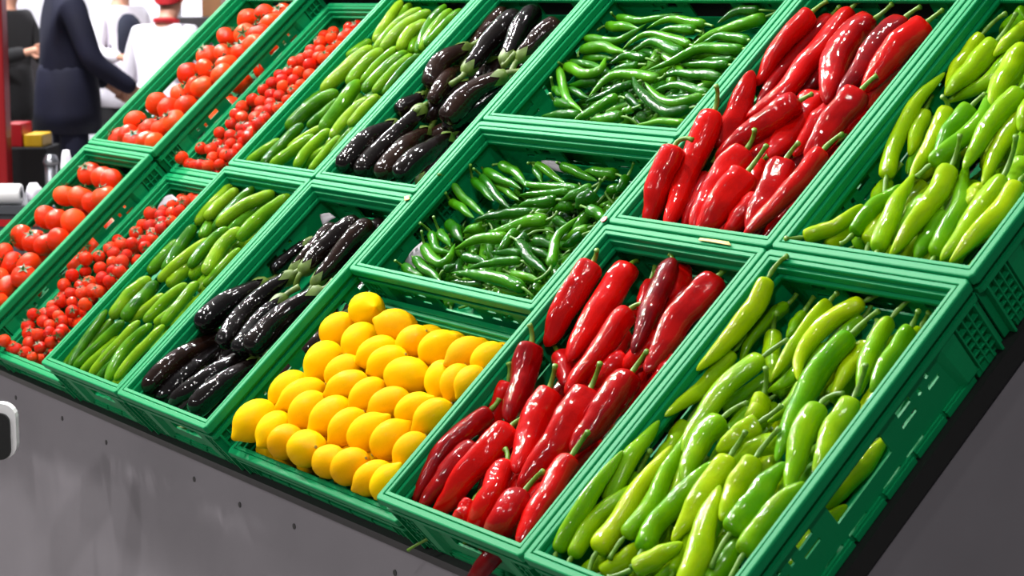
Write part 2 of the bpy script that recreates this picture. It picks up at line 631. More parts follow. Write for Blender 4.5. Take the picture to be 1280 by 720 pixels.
# ------------------------------------------------------------------ produce: what the photograph shows, crate by crate
# (width in pixels, layer: 0 on top, stem end or None, [centre line from stem end to tip])
RED_LOWER = [
    (34, 0, (746, 313), [(741, 328), (713, 375), (685, 428)]), (40, 0, None, [(787, 332), (749, 386), (713, 447)]),
    (34, 0, (803, 380), [(786, 388), (752, 433), (710, 489)]), (32, 0, None, [(843, 331), (818, 383), (793, 436)]),
    (26, 1, None, [(865, 364), (832, 397), (810, 428)]), (36, 0, (932, 313), [(898, 345), (852, 397), (810, 461)]),
    (22, 1, None, [(813, 353), (808, 368), (800, 384)]), (20, 1, (820, 341), [(832, 342), (810, 375)]),
    (30, 1, None, [(784, 446), (762, 462), (740, 478)]), (26, 1, None, [(699, 444), (706, 460), (707, 480)]),
    (40, 0, None, [(664, 430), (652, 475), (637, 521)]), (24, 1, None, [(634, 476), (618, 515), (603, 546)]),
    (38, 0, (694, 457), [(685, 489), (666, 533), (646, 587)]), (42, 0, (750, 454), [(736, 489), (708, 539), (653, 606)]),
    (38, 0, (809, 439), [(788, 468), (760, 509), (718, 561)]), (32, 0, (735, 540), [(714, 571), (693, 603), (650, 676)]),
    (34, 0, (652, 524), [(639, 533), (594, 583), (544, 644)]), (32, 0, (612, 549), [(596, 556), (564, 586), (528, 633)]),
    (26, 1, None, [(612, 514), (564, 553), (536, 592), (519, 625)]), (36, 0, None, [(632, 582), (611, 622), (590, 666)]),
    (28, 1, None, [(591, 628), (572, 656)]), (44, 0, (679, 589), [(652, 622), (631, 656), (604, 690)]),
    (24, 1, None, [(682, 608), (652, 642)]), (26, 1, None, [(846, 447), (815, 488)]), (30, 1, None, [(822, 418), (803, 440), (783, 458)]),
    (28, 1, (875, 316), [(862, 322), (850, 345), (836, 366)]),
]
RED_UPPER = [
    (36, 0, (866, 175), [(843, 183), (826, 228), (808, 280)]), (36, 0, (895, 107), [(891, 139), (865, 211), (833, 284)]),
    (32, 1, None, [(900, 187), (922, 140), (939, 93)]), (34, 0, (943, 162), [(932, 187), (901, 222), (868, 282)]),
    (38, 0, (958, 182), [(933, 218), (909, 247), (875, 288)]), (30, 1, (960, 195), [(951, 204), (925, 255)]),
    (34, 0, (998, 179), [(980, 203), (959, 244), (938, 285)]), (30, 0, (1053, 168), [(1028, 189), (988, 237), (933, 292)]),
    (30, 1, None, [(948, 247), (909, 290)]), (26, 1, None, [(884, 219), (855, 282)]),
    (36, 0, None, [(1001, 127), (955, 157), (899, 196)]), (36, 1, None, [(1024, 118), (995, 153), (964, 194)]),
    (28, 1, None, [(1042, 133), (1012, 167), (995, 192)]), (36, 0, None, [(1075, 116), (1042, 156), (1012, 194)]),
    (30, 0, None, [(1014, 20), (981, 53), (949, 103)]), (26, 0, (1049, 9), [(1039, 19), (1000, 58), (967, 100), (949, 128)]),
    (30, 0, (1075, 1), [(1062, 13), (1023, 64), (984, 111), (937, 143)]), (42, 0, (1115, 5), [(1093, 24), (1053, 58), (1034, 125)]),
    (32, 0, (1150, 9), [(1129, 24), (1092, 64), (1050, 119)]), (36, 0, (1178, 13), [(1156, 30), (1114, 69), (1084, 108)]),
    (30, 1, None, [(1121, 55), (1090, 85), (1064, 111)]), (32, 1, None, [(1148, 60), (1110, 98), (1080, 134)]),
    (26, 1, None, [(1032, 84), (1005, 112)]),
]
PALE_LOWER = [
    (28, 0, (984, 320), [(960, 348), (931, 401), (874, 460)]), (21, 1, None, [(984, 381), (945, 414), (927, 450)]),
    (26, 1, (971, 391), [(966, 417), (963, 475)]), (30, 0, (984, 425), [(954, 446), (912, 481), (870, 530), (855, 562)]),
    (24, 1, None, [(916, 440), (878, 484), (834, 518)]), (30, 1, (957, 460), [(953, 497), (938, 530)]),
    (30, 0, (977, 507), [(949, 528), (925, 543), (900, 562)]), (23, 0, (1046, 367), [(1037, 377), (1005, 415), (966, 472)]),
    (26, 0, (1109, 364), [(1080, 377), (1030, 407), (1002, 443), (998, 473)]), (18, 1, None, [(1004, 391), (985, 420)]),
    (36, 0, (1098, 389), [(1064, 418), (1033, 451), (1005, 490), (972, 572)]), (25, 0, (1147, 368), [(1113, 399), (1091, 434), (1073, 492)]),
    (26, 0, (1148, 389), [(1138, 410), (1112, 448), (1090, 487)]), (18, 1, (1161, 391), [(1150, 410), (1108, 468)]),
    (24, 1, None, [(1083, 428), (1041, 492)]), (24, 1, None, [(1078, 398), (1035, 440)]), (22, 1, None, [(1031, 432), (988, 473), (962, 488)]),
    (36, 0, (1054, 492), [(1024, 507), (1000, 553), (986, 612)]), (32, 0, (1082, 456), [(1066, 500), (1037, 547), (1020, 587)]),
    (20, 1, None, [(1002, 480), (985, 508), (962, 526)]), (36, 0, (934, 504), [(903, 523), (870, 560), (856, 599)]),
    (32, 0, (932, 540), [(912, 571), (883, 613), (843, 673)]), (32, 0, (974, 536), [(943, 574), (920, 610), (903, 647)]),
    (30, 1, None, [(975, 556), (945, 560), (915, 585)]), (36, 0, (889, 711), [(913, 667), (950, 617), (978, 582)]),
    (36, 0, None, [(930, 692), (960, 647), (1001, 607)]), (36, 0, None, [(856, 738), (883, 653), (898, 611)]),
    (22, 1, None, [(842, 716), (858, 680), (874, 652)]), (32, 1, None, [(882, 732), (910, 697), (934, 672)]),
    (24, 0, (697, 710), [(696, 690), (727, 634), (777, 566)]), (26, 1, None, [(758, 628), (783, 581), (822, 529)]),
    (28, 0, (704, 714), [(714, 696), (749, 645), (803, 601)]), (34, 0, (737, 720), [(746, 690), (783, 639), (837, 561)]),
    (26, 0, (762, 699), [(780, 672), (810, 637), (836, 587), (862, 538)]), (34, 0, None, [(803, 688), (827, 645), (889, 580)]),
    (26, 1, None, [(752, 717), (777, 700), (803, 680)]), (28, 0, None, [(792, 711), (820, 697), (850, 681)]),
    (22, 1, None, [(728, 722), (762, 688)]), (24, 2, (813, 563), [(797, 591), (770, 640)]),
    (28, 1, (884, 495), [(859, 529), (840, 558), (815, 590)]), (24, 1, None, [(868, 562), (835, 640)]),
]
PALE_UPPER = [
    (24, 0, None, [(1108, 220), (1119, 178), (1141, 133), (1179, 93)]), (26, 0, (1257, 17), [(1226, 45), (1202, 78), (1185, 108)]),
    (32, 0, (1270, 17), [(1244, 54), (1219, 80), (1184, 116)]), (20, 0, None, [(1284, 30), (1262, 50), (1244, 68)]),
    (30, 1, None, [(1286, 15), (1254, 46)]), (24, 1, None, [(1277, 54), (1240, 98), (1186, 127)]),
    (34, 0, None, [(1280, 60), (1258, 94), (1238, 132)]), (26, 0, (1146, 221), [(1163, 206), (1212, 165), (1232, 140), (1239, 111)]),
    (30, 0, (1231, 118), [(1213, 134), (1191, 161), (1171, 193)]), (24, 0, (1178, 121), [(1184, 136), (1165, 175), (1138, 224)]),
    (24, 1, None, [(1158, 160), (1135, 215)]), (24, 1, None, [(1156, 140), (1138, 192)]),
    (30, 0, None, [(1276, 113), (1238, 155), (1207, 208)]), (28, 1, None, [(1273, 143), (1241, 201), (1229, 230)]),
    (34, 0, (1270, 170), [(1252, 224), (1227, 262), (1179, 322)]), (28, 0, None, [(1273, 229), (1244, 270), (1190, 325)]),
    (32, 0, (1200, 169), [(1188, 210), (1160, 259), (1115, 316)]), (30, 1, None, [(1159, 249), (1118, 303)]),
    (28, 1, None, [(1168, 321), (1197, 262), (1208, 208)]), (30, 1, None, [(1180, 268), (1146, 321)]),
    (28, 0, None, [(1097, 313), (1116, 265), (1141, 221)]), (20, 1, None, [(1111, 226), (1087, 259)]),
    (24, 0, (1051, 305), [(1066, 292), (1091, 262), (1125, 233)]), (22, 0, (982, 298), [(1004, 296), (1041, 284), (1076, 258)]),
    (24, 1, None, [(1034, 309), (1083, 259)]), (26, 1, None, [(1086, 305), (1111, 250)]), (22, 1, None, [(1068, 308), (1098, 285)]),
    (24, 1, None, [(1226, 232), (1210, 255)]), (26, 1, None, [(1280, 200), (1262, 232)]), (28, 1, None, [(1290, 160), (1268, 200)]),
    (30, 0, None, [(1300, 110), (1276, 160)]), (28, 0, None, [(1310, 60), (1284, 105)]),
]
CHILI_LOWER = [
    (11, 0, (548, 218), [(566, 230), (582, 250), (607, 270)]), (12, 0, (557, 241), [(564, 252), (592, 272)]),
    (12, 0, (588, 206), [(592, 225), (617, 251)]), (12, 0, (592, 211), [(602, 220), (617, 240), (638, 262)]),
    (14, 0, None, [(606, 214), (651, 236)]), (14, 0, None, [(626, 206), (645, 217), (658, 233)]), (12, 1, None, [(619, 229), (648, 250)]),
    (14, 0, (685, 270), [(663, 266), (630, 267), (594, 275)]), (16, 0, (697, 264), [(683, 275), (652, 280), (609, 293)]),
    (14, 0, (667, 264), [(646, 288), (622, 316)]), (15, 0, None, [(633, 296), (600, 299), (569, 311)]),
    (13, 0, (525, 279), [(539, 292), (547, 312), (563, 316)]), (12, 0, (542, 271), [(550, 290), (563, 308)]),
    (15, 0, (527, 289), [(531, 307), (540, 325), (557, 329), (568, 306)]), (16, 1, None, [(561, 279), (578, 301)]),
    (14, 0, (494, 326), [(505, 334), (528, 348)]), (14, 0, None, [(519, 324), (551, 353)]), (18, 0, (666, 371), [(653, 360), (605, 344), (566, 341)]),
    (12, 0, (666, 341), [(651, 326), (620, 327), (586, 336)]), (11, 0, None, [(653, 317), (614, 315)]), (16, 0, None, [(649, 304), (662, 322), (683, 341)]),
    (14, 0, (668, 351), [(689, 332), (691, 317), (700, 292), (723, 271)]), (13, 1, None, [(660, 312), (688, 321)]),
    (14, 0, (693, 292), [(660, 294), (643, 306)]), (14, 1, None, [(669, 301), (691, 308)]), (14, 1, None, [(728, 294), (704, 308)]),
    (15, 0, (757, 221), [(740, 234), (704, 250)]), (20, 0, (750, 224), [(743, 240), (721, 258)]), (15, 0, (702, 250), [(695, 250), (649, 257)]),
    (11, 0, None, [(711, 240), (650, 244)]), (12, 0, None, [(723, 236), (670, 232), (641, 222)]), (11, 0, (660, 204), [(670, 205), (708, 231)]),
    (10, 0, None, [(670, 210), (677, 228)]), (13, 0, (696, 203), [(702, 207), (746, 226)]), (16, 0, None, [(770, 218), (731, 214)]),
    (12, 0, (792, 204), [(784, 221), (772, 238)]), (16, 0, None, [(737, 262), (756, 273)]), (12, 1, (768, 255), [(760, 238), (782, 235)]),
    (12, 1, None, [(694, 275), (708, 281)]), (14, 1, None, [(630, 362), (660, 368)]), (12, 1, None, [(604, 356), (562, 353)]),
    (9, 0, None, [(555, 338), (568, 331)]), (14, 1, None, [(604, 283), (580, 290)]), (14, 1, None, [(716, 256), (690, 262)]),
    (13, 1, None, [(640, 342), (676, 352)]), (13, 1, None, [(580, 320), (610, 330)]), (13, 1, None, [(735, 285), (700, 300)]),
]
CHILI_UPPER = [
    (11, 0, (764, 16), [(771, 22), (802, 25), (848, 18)]), (14, 0, (747, 38), [(759, 32), (798, 36)]),
    (12, 0, (714, 43), [(731, 48), (766, 51), (790, 42), (806, 31)]), (15, 0, (723, 71), [(726, 63), (754, 59), (783, 66)]),
    (13, 0, None, [(881, 30), (835, 25), (810, 35)]), (13, 0, None, [(869, 38), (847, 35), (823, 40)]),
    (13, 0, None, [(862, 56), (835, 46), (802, 45), (779, 61)]), (16, 0, None, [(852, 66), (824, 55), (811, 54), (789, 64)]),
    (14, 0, (972, 14), [(951, 11), (925, 13), (898, 28)]), (16, 0, (976, 12), [(957, 21), (932, 30), (894, 40), (867, 56)]),
    (14, 0, None, [(936, 51), (901, 45), (877, 56)]), (15, 0, None, [(928, 61), (878, 61), (847, 74), (811, 87)]),
    (12, 1, None, [(910, 81), (850, 81)]), (11, 1, None, [(917, 74), (877, 75)]), (14, 0, None, [(900, 97), (847, 91), (824, 101)]),
    (13, 0, None, [(884, 116), (842, 107), (817, 113)]), (10, 1, None, [(872, 119), (827, 123)]), (13, 0, None, [(879, 120), (847, 129), (826, 125), (806, 103)]),
    (15, 0, None, [(862, 135), (833, 140), (799, 113), (790, 90)]), (11, 0, None, [(855, 153), (824, 153), (796, 156)]),
    (15, 0, (698, 78), [(707, 83), (731, 92), (750, 87), (757, 72)]), (12, 0, None, [(700, 86), (704, 109), (712, 127), (728, 140)]),
    (11, 1, None, [(710, 78), (740, 83), (771, 94)]), (15, 0, None, [(822, 98), (790, 93), (759, 99), (737, 120)]),
    (12, 0, None, [(792, 104), (762, 116), (733, 127)]), (15, 0, (781, 124), [(773, 122), (745, 135), (718, 151)]),
    (16, 0, (797, 156), [(777, 146), (739, 150)]), (10, 0, (800, 132), [(790, 136), (777, 141)]), (13, 0, (820, 78), [(807, 73), (785, 70), (763, 79)]),
    (11, 0, None, [(798, 81), (764, 88)]), (10, 0, (689, 97), [(693, 111), (701, 119)]), (13, 0, (688, 117), [(695, 127), (715, 133)]),
    (11, 1, None, [(711, 112), (736, 123)]), (14, 1, None, [(748, 101), (711, 107)]), (13, 0, None, [(725, 143), (678, 145)]),
    (11, 1, None, [(720, 149), (682, 149)]), (12, 1, None, [(780, 117), (802, 136)]), (11, 1, None, [(730, 73), (767, 73)]),
    (13, 1, None, [(840, 160), (790, 160)]), (13, 1, None, [(860, 66), (905, 70)]), (12, 1, None, [(830, 68), (860, 96)]), (12, 1, None, [(815, 132), (850, 148)]),
]
EGG_LOWER = [
    (25, 0, None, [(276, 420, -.032), (225, 450), (182, 489)]), (25, 1, None, [(288, 424, -.032), (237, 463), (198, 502)]),
    (27, 0, None, [(312, 440, -.032), (265, 470), (215, 510)]), (29, 0, None, [(320, 455, -.032), (276, 481), (239, 517)]),
    (30, 0, None, [(330, 355, -.032), (284, 380), (250, 408)]), (27, 0, None, [(364, 345), (318, 378), (278, 431)]),
    (27, 0, None, [(353, 374), (325, 402), (298, 440)]), (31, 0, None, [(398, 366), (357, 392), (312, 437)]),
    (18, 1, None, [(388, 301), (365, 318), (341, 339)]), (23, 0, None, [(367, 338), (392, 312), (418, 284)]),
    (27, 0, None, [(380, 338), (405, 310), (447, 277)]), (25, 0, None, [(396, 352), (427, 315), (462, 281)]), (23, 1, None, [(410, 342), (450, 305), (480, 276)]),
]
EGG_UPPER = [
    (27, 0, None, [(494, 156, -.032), (456, 177), (427, 211)]), (27, 0, (519, 140), [(528, 137), (483, 180), (449, 217)]),
    (27, 0, None, [(532, 166, -.032), (502, 188), (476, 220)]), (29, 0, None, [(561, 174, -.032), (527, 194), (499, 221)]),
    (20, 1, None, [(528, 119, -.032), (497, 139)]), (25, 0, None, [(583, 61, -.032), (552, 77), (539, 107)]), (20, 0, None, [(573, 87, -.032), (557, 100), (541, 127)]),
    (27, 0, (563, 106), [(584, 88), (615, 50), (647, 18)]), (21, 1, None, [(579, 77), (602, 45), (631, 14)]),
    (29, 0, (645, 66), [(633, 76), (647, 45), (668, 13)]), (27, 0, None, [(651, 72), (672, 50), (698, 31)]),
    (29, 0, None, [(628, 95), (590, 117), (558, 149)]), (27, 1, None, [(642, 97), (602, 127), (559, 162)]), (23, 1, None, [(588, 107, -.032), (552, 127), (529, 149)]),
]
CUKE_LOWER = [
    (13, 0, [(132, 389), (107, 427), (86, 459)]), (12, 1, [(142, 398), (117, 425), (95, 458)]), (16, 0, [(153, 403), (122, 433), (93, 461)]),
    (13, 1, [(148, 422), (102, 465)]), (14, 0, [(173, 403), (146, 431), (112, 470)]), (16, 0, [(188, 407), (155, 437), (133, 478)]),
    (14, 0, [(204, 408), (167, 447), (145, 474)]), (12, 1, [(144, 451), (121, 475)]), (11, 1, [(99, 433), (81, 458)]),
    (20, 0, [(186, 349), (161, 371), (141, 395)]), (20, 0, [(195, 354), (175, 377), (156, 399)]), (14, 1, [(204, 369), (162, 401)]),
    (16, 0, [(232, 356), (204, 379), (182, 401)]), (16, 0, [(246, 354), (222, 383), (205, 405)]), (14, 1, [(218, 387), (195, 405)]),
    (18, 0, [(222, 303), (188, 340)]), (18, 0, [(242, 284), (206, 338)]), (16, 0, [(261, 300), (230, 324), (200, 350)]),
    (16, 0, [(283, 286), (260, 307), (238, 333)]), (18, 1, [(243, 324), (211, 356)]), (18, 1, [(344, 243), (303, 276), (280, 300)]),
    (20, 0, [(299, 287), (274, 312), (258, 341)]), (18, 1, [(268, 309), (240, 346)]), (14, 1, [(299, 312), (256, 356)]),
    (20, 0, [(361, 246), (328, 270), (300, 298)]), (18, 0, [(341, 242), (303, 260), (273, 281)]), (15, 0, [(317, 235), (293, 257), (269, 286)]),
    (17, 0, [(296, 238), (278, 253), (259, 273)]), (15, 1, [(289, 233), (264, 257), (246, 279)]), (16, 1, [(262, 278), (254, 296)]), (13, 1, [(295, 272), (269, 290)]),
]
CUKE_UPPER = [
    (14, 0, [(349, 176), (310, 203)]), (16, 0, [(377, 157), (352, 181), (328, 207)]), (12, 1, [(401, 159), (361, 185)]), (17, 0, [(392, 171), (365, 189), (340, 207)]),
    (16, 0, [(411, 163), (389, 185), (370, 208)]), (12, 1, [(408, 185), (371, 210)]), (12, 0, [(424, 171), (402, 196), (388, 212)]), (11, 0, [(441, 161), (415, 193)]),
    (20, 0, [(420, 116), (391, 132), (360, 160)]), (14, 1, [(404, 116), (379, 135)]), (14, 1, [(425, 125), (386, 158)]), (22, 0, [(448, 103), (429, 129), (403, 162)]),
    (16, 0, [(458, 124), (434, 147), (415, 171)]), (14, 0, [(471, 120), (437, 156)]), (12, 1, [(471, 130), (446, 156)]), (20, 0, [(464, 60), (436, 83), (404, 113)]),
    (19, 0, [(477, 64), (454, 83), (437, 104)]), (14, 0, [(495, 60), (476, 78), (453, 102)]), (17, 0, [(507, 66), (481, 87), (455, 113)]), (15, 0, [(515, 69), (490, 92), (468, 115)]),
    (13, 1, [(506, 85), (477, 115)]), (12, 0, [(524, 69), (506, 85), (480, 116)]), (15, 0, [(502, 3), (485, 27), (469, 51)]), (14, 1, [(513, 6), (494, 27), (478, 44)]),
    (15, 0, [(525, 12), (496, 31), (469, 62)]), (18, 0, [(536, 15), (506, 34), (478, 61)]), (18, 0, [(534, 28), (515, 41), (500, 61)]), (15, 0, [(556, 8), (537, 31), (522, 64)]),
    (15, 0, [(563, 13), (544, 34), (527, 61)]), (15, 0, [(576, 13), (553, 36), (532, 57)]), (14, 1, [(463, 52), (435, 71)]), (14, 1, [(524, 38), (514, 64)]),
]
# lemons: centre, long and short diameter in pixels, picture angle of the long axis
LEMONS = [
    (320, 527, 52, 50, 40), (343, 538, 50, 42, 60), (357, 556, 52, 44, 40), (383, 566, 58, 48, 30), (410, 582, 50, 43, 38), (438, 585, 54, 45, 35),
    (467, 599, 52, 44, 35), (484, 604, 46, 40, 50), (362, 489, 52, 46, 45), (379, 495, 56, 42, 22), (386, 514, 50, 45, 45), (414, 520, 54, 46, 38), (435, 534, 50, 42, 42),
    (461, 541, 54, 46, 35), (489, 550, 52, 47, 40), (514, 563, 46, 42, 45), (405, 452, 50, 46, 45), (430, 466, 46, 42, 40), (435, 484, 54, 40, 22),
    (460, 494, 48, 40, 35), (487, 505, 54, 42, 25), (518, 512, 50, 40, 25), (542, 521, 50, 42, 35), (423, 413, 46, 42, 40), (450, 427, 46, 44, 50),
    (472, 441, 52, 40, 28), (486, 454, 54, 42, 22), (509, 471, 64, 50, -5), (551, 474, 46, 40, 70), (571, 478, 44, 40, 60), (588, 478, 42, 38, 50), (462, 384, 46, 44, 45), (496, 410, 52, 46, -18),
    (516, 428, 46, 40, 40), (548, 435, 48, 44, 30), (584, 444, 46, 44, 30), (610, 449, 42, 40, 40),
]
TOM_LOWER = [(112, 217, 27), (129, 222, 28), (140, 227, 28), (82, 245, 25), (101, 247, 34), (118, 254, 26), (131, 247, 22), (58, 272, 30), (72, 276, 30), (92, 277, 32),
             (28, 297, 34), (43, 302, 28), (58, 306, 32), (74, 301, 22), (4, 319, 28), (15, 331, 34), (36, 331, 30), (10, 360, 28), (-3, 350, 28), (30, 347, 26), (-18, 342, 30),
             (-20, 368, 30), (-4, 378, 28)]
TOM_UPPER = [(148, 173, 21), (160, 170, 20), (168, 178, 22), (185, 178, 22), (194, 181, 18), (170, 153, 28), (185, 162, 28), (203, 160, 28), (217, 152, 22), (197, 130, 26), (212, 137, 26),
             (233, 133, 26), (228, 118, 24), (236, 93, 28), (243, 110, 20), (253, 109, 24), (257, 88, 28), (277, 93, 24), (259, 70, 26), (282, 68, 26), (302, 65, 26), (284, 81, 20),
             (285, 47, 30), (307, 44, 24), (325, 42, 26), (311, 25, 26), (332, 20, 23), (352, 18, 22), (338, 30, 20), (318, 57, 20)]
_b1 = [(15, 570), (65, 570), (100, 600), (175, 620), (215, 660), (280, 580), (355, 540), (195, 430), (200, 480), (265, 490), (205, 545), (240, 355), (300, 345), (300, 400),
       (345, 425), (340, 475), (430, 460), (405, 490), (360, 295), (370, 335), (405, 360), (430, 400), (420, 260), (440, 215), (445, 155), (490, 205), (495, 80), (555, 150),
       (570, 200), (590, 50), (600, 85), (620, 130), (500, 265), (500, 330), (590, 280), (640, 185), (680, 190), (710, 100), (695, 30), (690, 60), (760, 120), (710, 200)]
_b1b = [(35, 520), (130, 505), (45, 590), (45, 640), (70, 690), (140, 570), (130, 610), (150, 660), (205, 685), (230, 545), (210, 445), (235, 480), (260, 390), (285, 420),
        (290, 540), (225, 600), (275, 610), (320, 495), (360, 410), (390, 340), (445, 400), (455, 440), (435, 285), (490, 205), (485, 290), (500, 345), (500, 385), (580, 185),
        (565, 265), (565, 310), (640, 150), (640, 200), (635, 260), (690, 190), (720, 130), (740, 150), (560, 220), (420, 440)]
CHERRY_LOWER = [(x / 5.536, 330 + y / 5.536) for x, y in _b1] + [(100 + x / 5.54, 230 + y / 5.54) for x, y in _b1b]
_b2 = [(100, 665), (135, 680), (165, 690), (200, 605), (200, 690), (235, 690), (280, 590), (290, 685), (260, 655), (250, 610), (345, 585), (350, 640), (320, 640), (395, 545),
       (405, 575), (310, 620), (290, 530), (345, 545), (345, 485), (400, 455), (400, 405), (370, 440), (395, 505), (435, 505), (450, 370), (490, 380), (490, 430), (465, 460),
       (510, 460), (535, 420), (450, 525), (480, 490), (505, 320), (545, 290), (540, 345), (580, 350), (540, 390), (575, 410), (620, 370), (595, 275), (600, 305), (580, 250),
       (625, 235), (650, 275), (650, 325), (685, 295), (675, 235), (655, 190), (690, 175), (730, 200), (730, 250), (725, 155), (735, 130), (780, 90), (780, 130), (770, 165),
       (800, 170), (835, 70), (835, 130), (865, 110), (895, 70), (710, 250), (430, 550), (380, 610)]
CHERRY_UPPER = [(200 + x / 3.89, 30 + y / 3.89) for x, y in _b2]


def dedupe(pts, d):
    out = []
    for p in pts:
        if all(math.hypot(p[0] - q[0], p[1] - q[1]) > d for q in out):
            out.append(p)
    return out


CHERRY_LOWER = dedupe(CHERRY_LOWER, 7.0)
CHERRY_UPPER = dedupe(CHERRY_UPPER, 5.5)

PROF = {
    'red': ([0, .01, .03, .07, .15, .3, .5, .7, .85, .94, .98, 1], [.35, .62, .85, .96, 1, 1, .95, .83, .64, .44, .26, .02]),
    'pale': ([0, .01, .03, .07, .15, .35, .6, .8, .92, .98, 1], [.32, .62, .84, .94, .97, 1, .9, .66, .42, .22, .02]),
    'chili': ([0, .02, .06, .15, .4, .7, .9, 1], [.4, .75, .92, 1, .95, .72, .36, .03]),
    'cucumber': ([0, .015, .05, .13, .4, .7, .88, .95, .985, 1], [.15, .42, .68, .9, 1, 1, .9, .7, .4, .05]),
    'eggplant': ([0, .02, .08, .25, .5, .75, .9, .96, .99, 1], [.3, .5, .6, .74, .9, 1, .93, .72, .4, .05]),
}


def prof(kind, t):
    return np.interp(t, *PROF[kind])


# ------------------------------------------------------------------ settling: items press on one another, on the walls and on the crate floor
def settle(items, box, iters=140):
    """items: dicts with P (K,3), r (K,), pin (pixel ray kept) and layer; moves P"""
    X0 = np.vstack([it['P'] for it in items])
    r = np.concatenate([it['r'] for it in items])
    own = np.concatenate([[i] * len(it['P']) for i, it in enumerate(items)])
    lay = np.array([it['layer'] for it in items])[own]
    pin = np.array([it['pin'] for it in items])[own]
    N = len(X0)
    grp = {}
    s = 0
    for it in items:
        k = len(it['P'])
        grp.setdefault(k, []).append(s)
        s += k
    grp = {k: np.array(v)[:, None] + np.arange(k) for k, v in grp.items()}
    rest = {k: X0[g] - X0[g].mean(1, keepdims=True) for k, g in grp.items()}
    X = X0.copy()
    D = X0 - CAM
    T0 = np.linalg.norm(D, axis=1)
    D = D / T0[:, None]
    u0, u1, v0, v1, nf = box
    iu, ju = np.triu_indices(N, 1)
    ok = own[iu] != own[ju]
    iu, ju = iu[ok], ju[ok]
    for itn in range(iters):
        if itn % 8 == 0:
            d2 = ((X[iu] - X[ju]) ** 2).sum(1)
            near = d2 < (r[iu] + r[ju] + 0.02) ** 2
            I, J = iu[near], ju[near]
        t = ((X - CAM) * D).sum(1)
        close = CAM + t[:, None] * D
        w = np.where(pin, 0.5, 0.0)[:, None]
        X += w * (close - X) + np.where(pin, 0.03, 0)[:, None] * ((T0 - t)[:, None] * D)
        X[~pin, 2] -= 0.0012
        diff = X[I] - X[J]
        dist = np.linalg.norm(diff, axis=1) + 1e-9
        pen = r[I] + r[J] - dist
        m = pen > 0
        if m.any():
            a, b = I[m], J[m]
            df = diff[m] / dist[m][:, None]
            sg = np.sign(lay[b] - lay[a]).astype(float)
            nat = np.sign(df[:, 2])
            sg = np.where(sg == 0, nat * 0.35, sg * 0.9)
            df = df + sg[:, None] * np.array([0, 0, 1.0])
            df /= np.linalg.norm(df, axis=1)[:, None] + 1e-9
            mv = 0.5 * pen[m][:, None] * df * 0.6
            dX = np.zeros_like(X)
            cnt = np.zeros(N)
            np.add.at(dX, a, mv)
            np.add.at(dX, b, -mv)
            np.add.at(cnt, a, 1)
            np.add.at(cnt, b, 1)
            X += dX / np.maximum(1, cnt * 0.6)[:, None]
        X[:, 0] = np.clip(X[:, 0], u0 + r, u1 - r)
        X[:, 1] = np.clip(X[:, 1], v0 + r, v1 - r)
        X[:, 2] = np.maximum(X[:, 2], nf + r)
        for k, g in grp.items():                    # keep every item's own shape
            if k == 1:
                continue
            Y = X[g]
            c = Y.mean(1, keepdims=True)
            Hm = np.einsum('mki,mkj->mij', rest[k], Y - c)
            Uu, _, Vt = np.linalg.svd(Hm + 1e-12 * np.eye(3))
            dt = np.sign(np.linalg.det(np.einsum('mij,mjk->mik', Uu, Vt)))
            Uu[:, :, 2] *= dt[:, None]
            Rm = np.einsum('mij,mjk->mik', Uu, Vt)
            tgt = np.einsum('mki,mij->mkj', rest[k], Rm) + c
            X[g] = 0.4 * Y + 0.6 * tgt
    s = 0
    for it in items:
        k = len(it['P'])
        it['P'] = X[s:s + k]
        s += k


def zone(p, box, sides):
    u0, u1, v0, v1, _ = box
    a = (p[0] - u0) / (u1 - u0)
    b = (p[1] - v0) / (v1 - v0)
    zs = 'low down' if b < 0.36 else ('halfway up' if b < 0.68 else 'high up')
    ss = f'on the {sides[0]} side' if a < 0.36 else ('in the middle' if a < 0.66 else f'on the {sides[1]} side')
    return zs, ss


def stem_mesh(P0, axis, end, r_head, r_stem, kind):
    """calyx cap on the shoulder and a curved stalk, relative to P0"""
    v, f = [], []
    ax = axis / np.linalg.norm(axis)
    e = np.asarray(end) - P0
    Ls = np.linalg.norm(e)
    p1 = -ax * Ls * 0.45
    c = [ax * 0.002, -ax * 0.003, p1 * 0.6 + e * 0.12, p1 * 0.55 + e * 0.55, e]
    path = crom(c, 9)
    rad = np.interp(np.linspace(0, 1, 9), [0, .12, .25, .6, .92, 1], [r_head * .55, r_head * .36, r_stem * 1.25, r_stem, r_stem * 1.1, r_stem * 1.35])
    mb = MB()
    mb.tube(path, rad, 7)
    # calyx disc with shallow lobes
    T, Nn, B = frames(np.array([ax * 0.0, ax * 1.0]))
    k = 12
    ring0, ring1 = [], []
    for j in range(k):
        a = 2 * math.pi * j / k
        q = math.cos(a) * Nn[0] + math.sin(a) * B[0]
        rr = r_head * (0.62 if j % 2 else 0.78)
        ring0.append(q * r_head * 0.30 - ax * r_head * 0.22)
        ring1.append(q * rr - ax * r_head * (0.02 if j % 2 else -0.08))
    b = len(mb.v)
    mb.v += [tuple(x) for x in ring0 + ring1]
    mb.f += [(b + j, b + (j + 1) % k, b + k + (j + 1) % k, b + k + j) for j in range(k)]
    return mb.mesh(kind + '_stem')


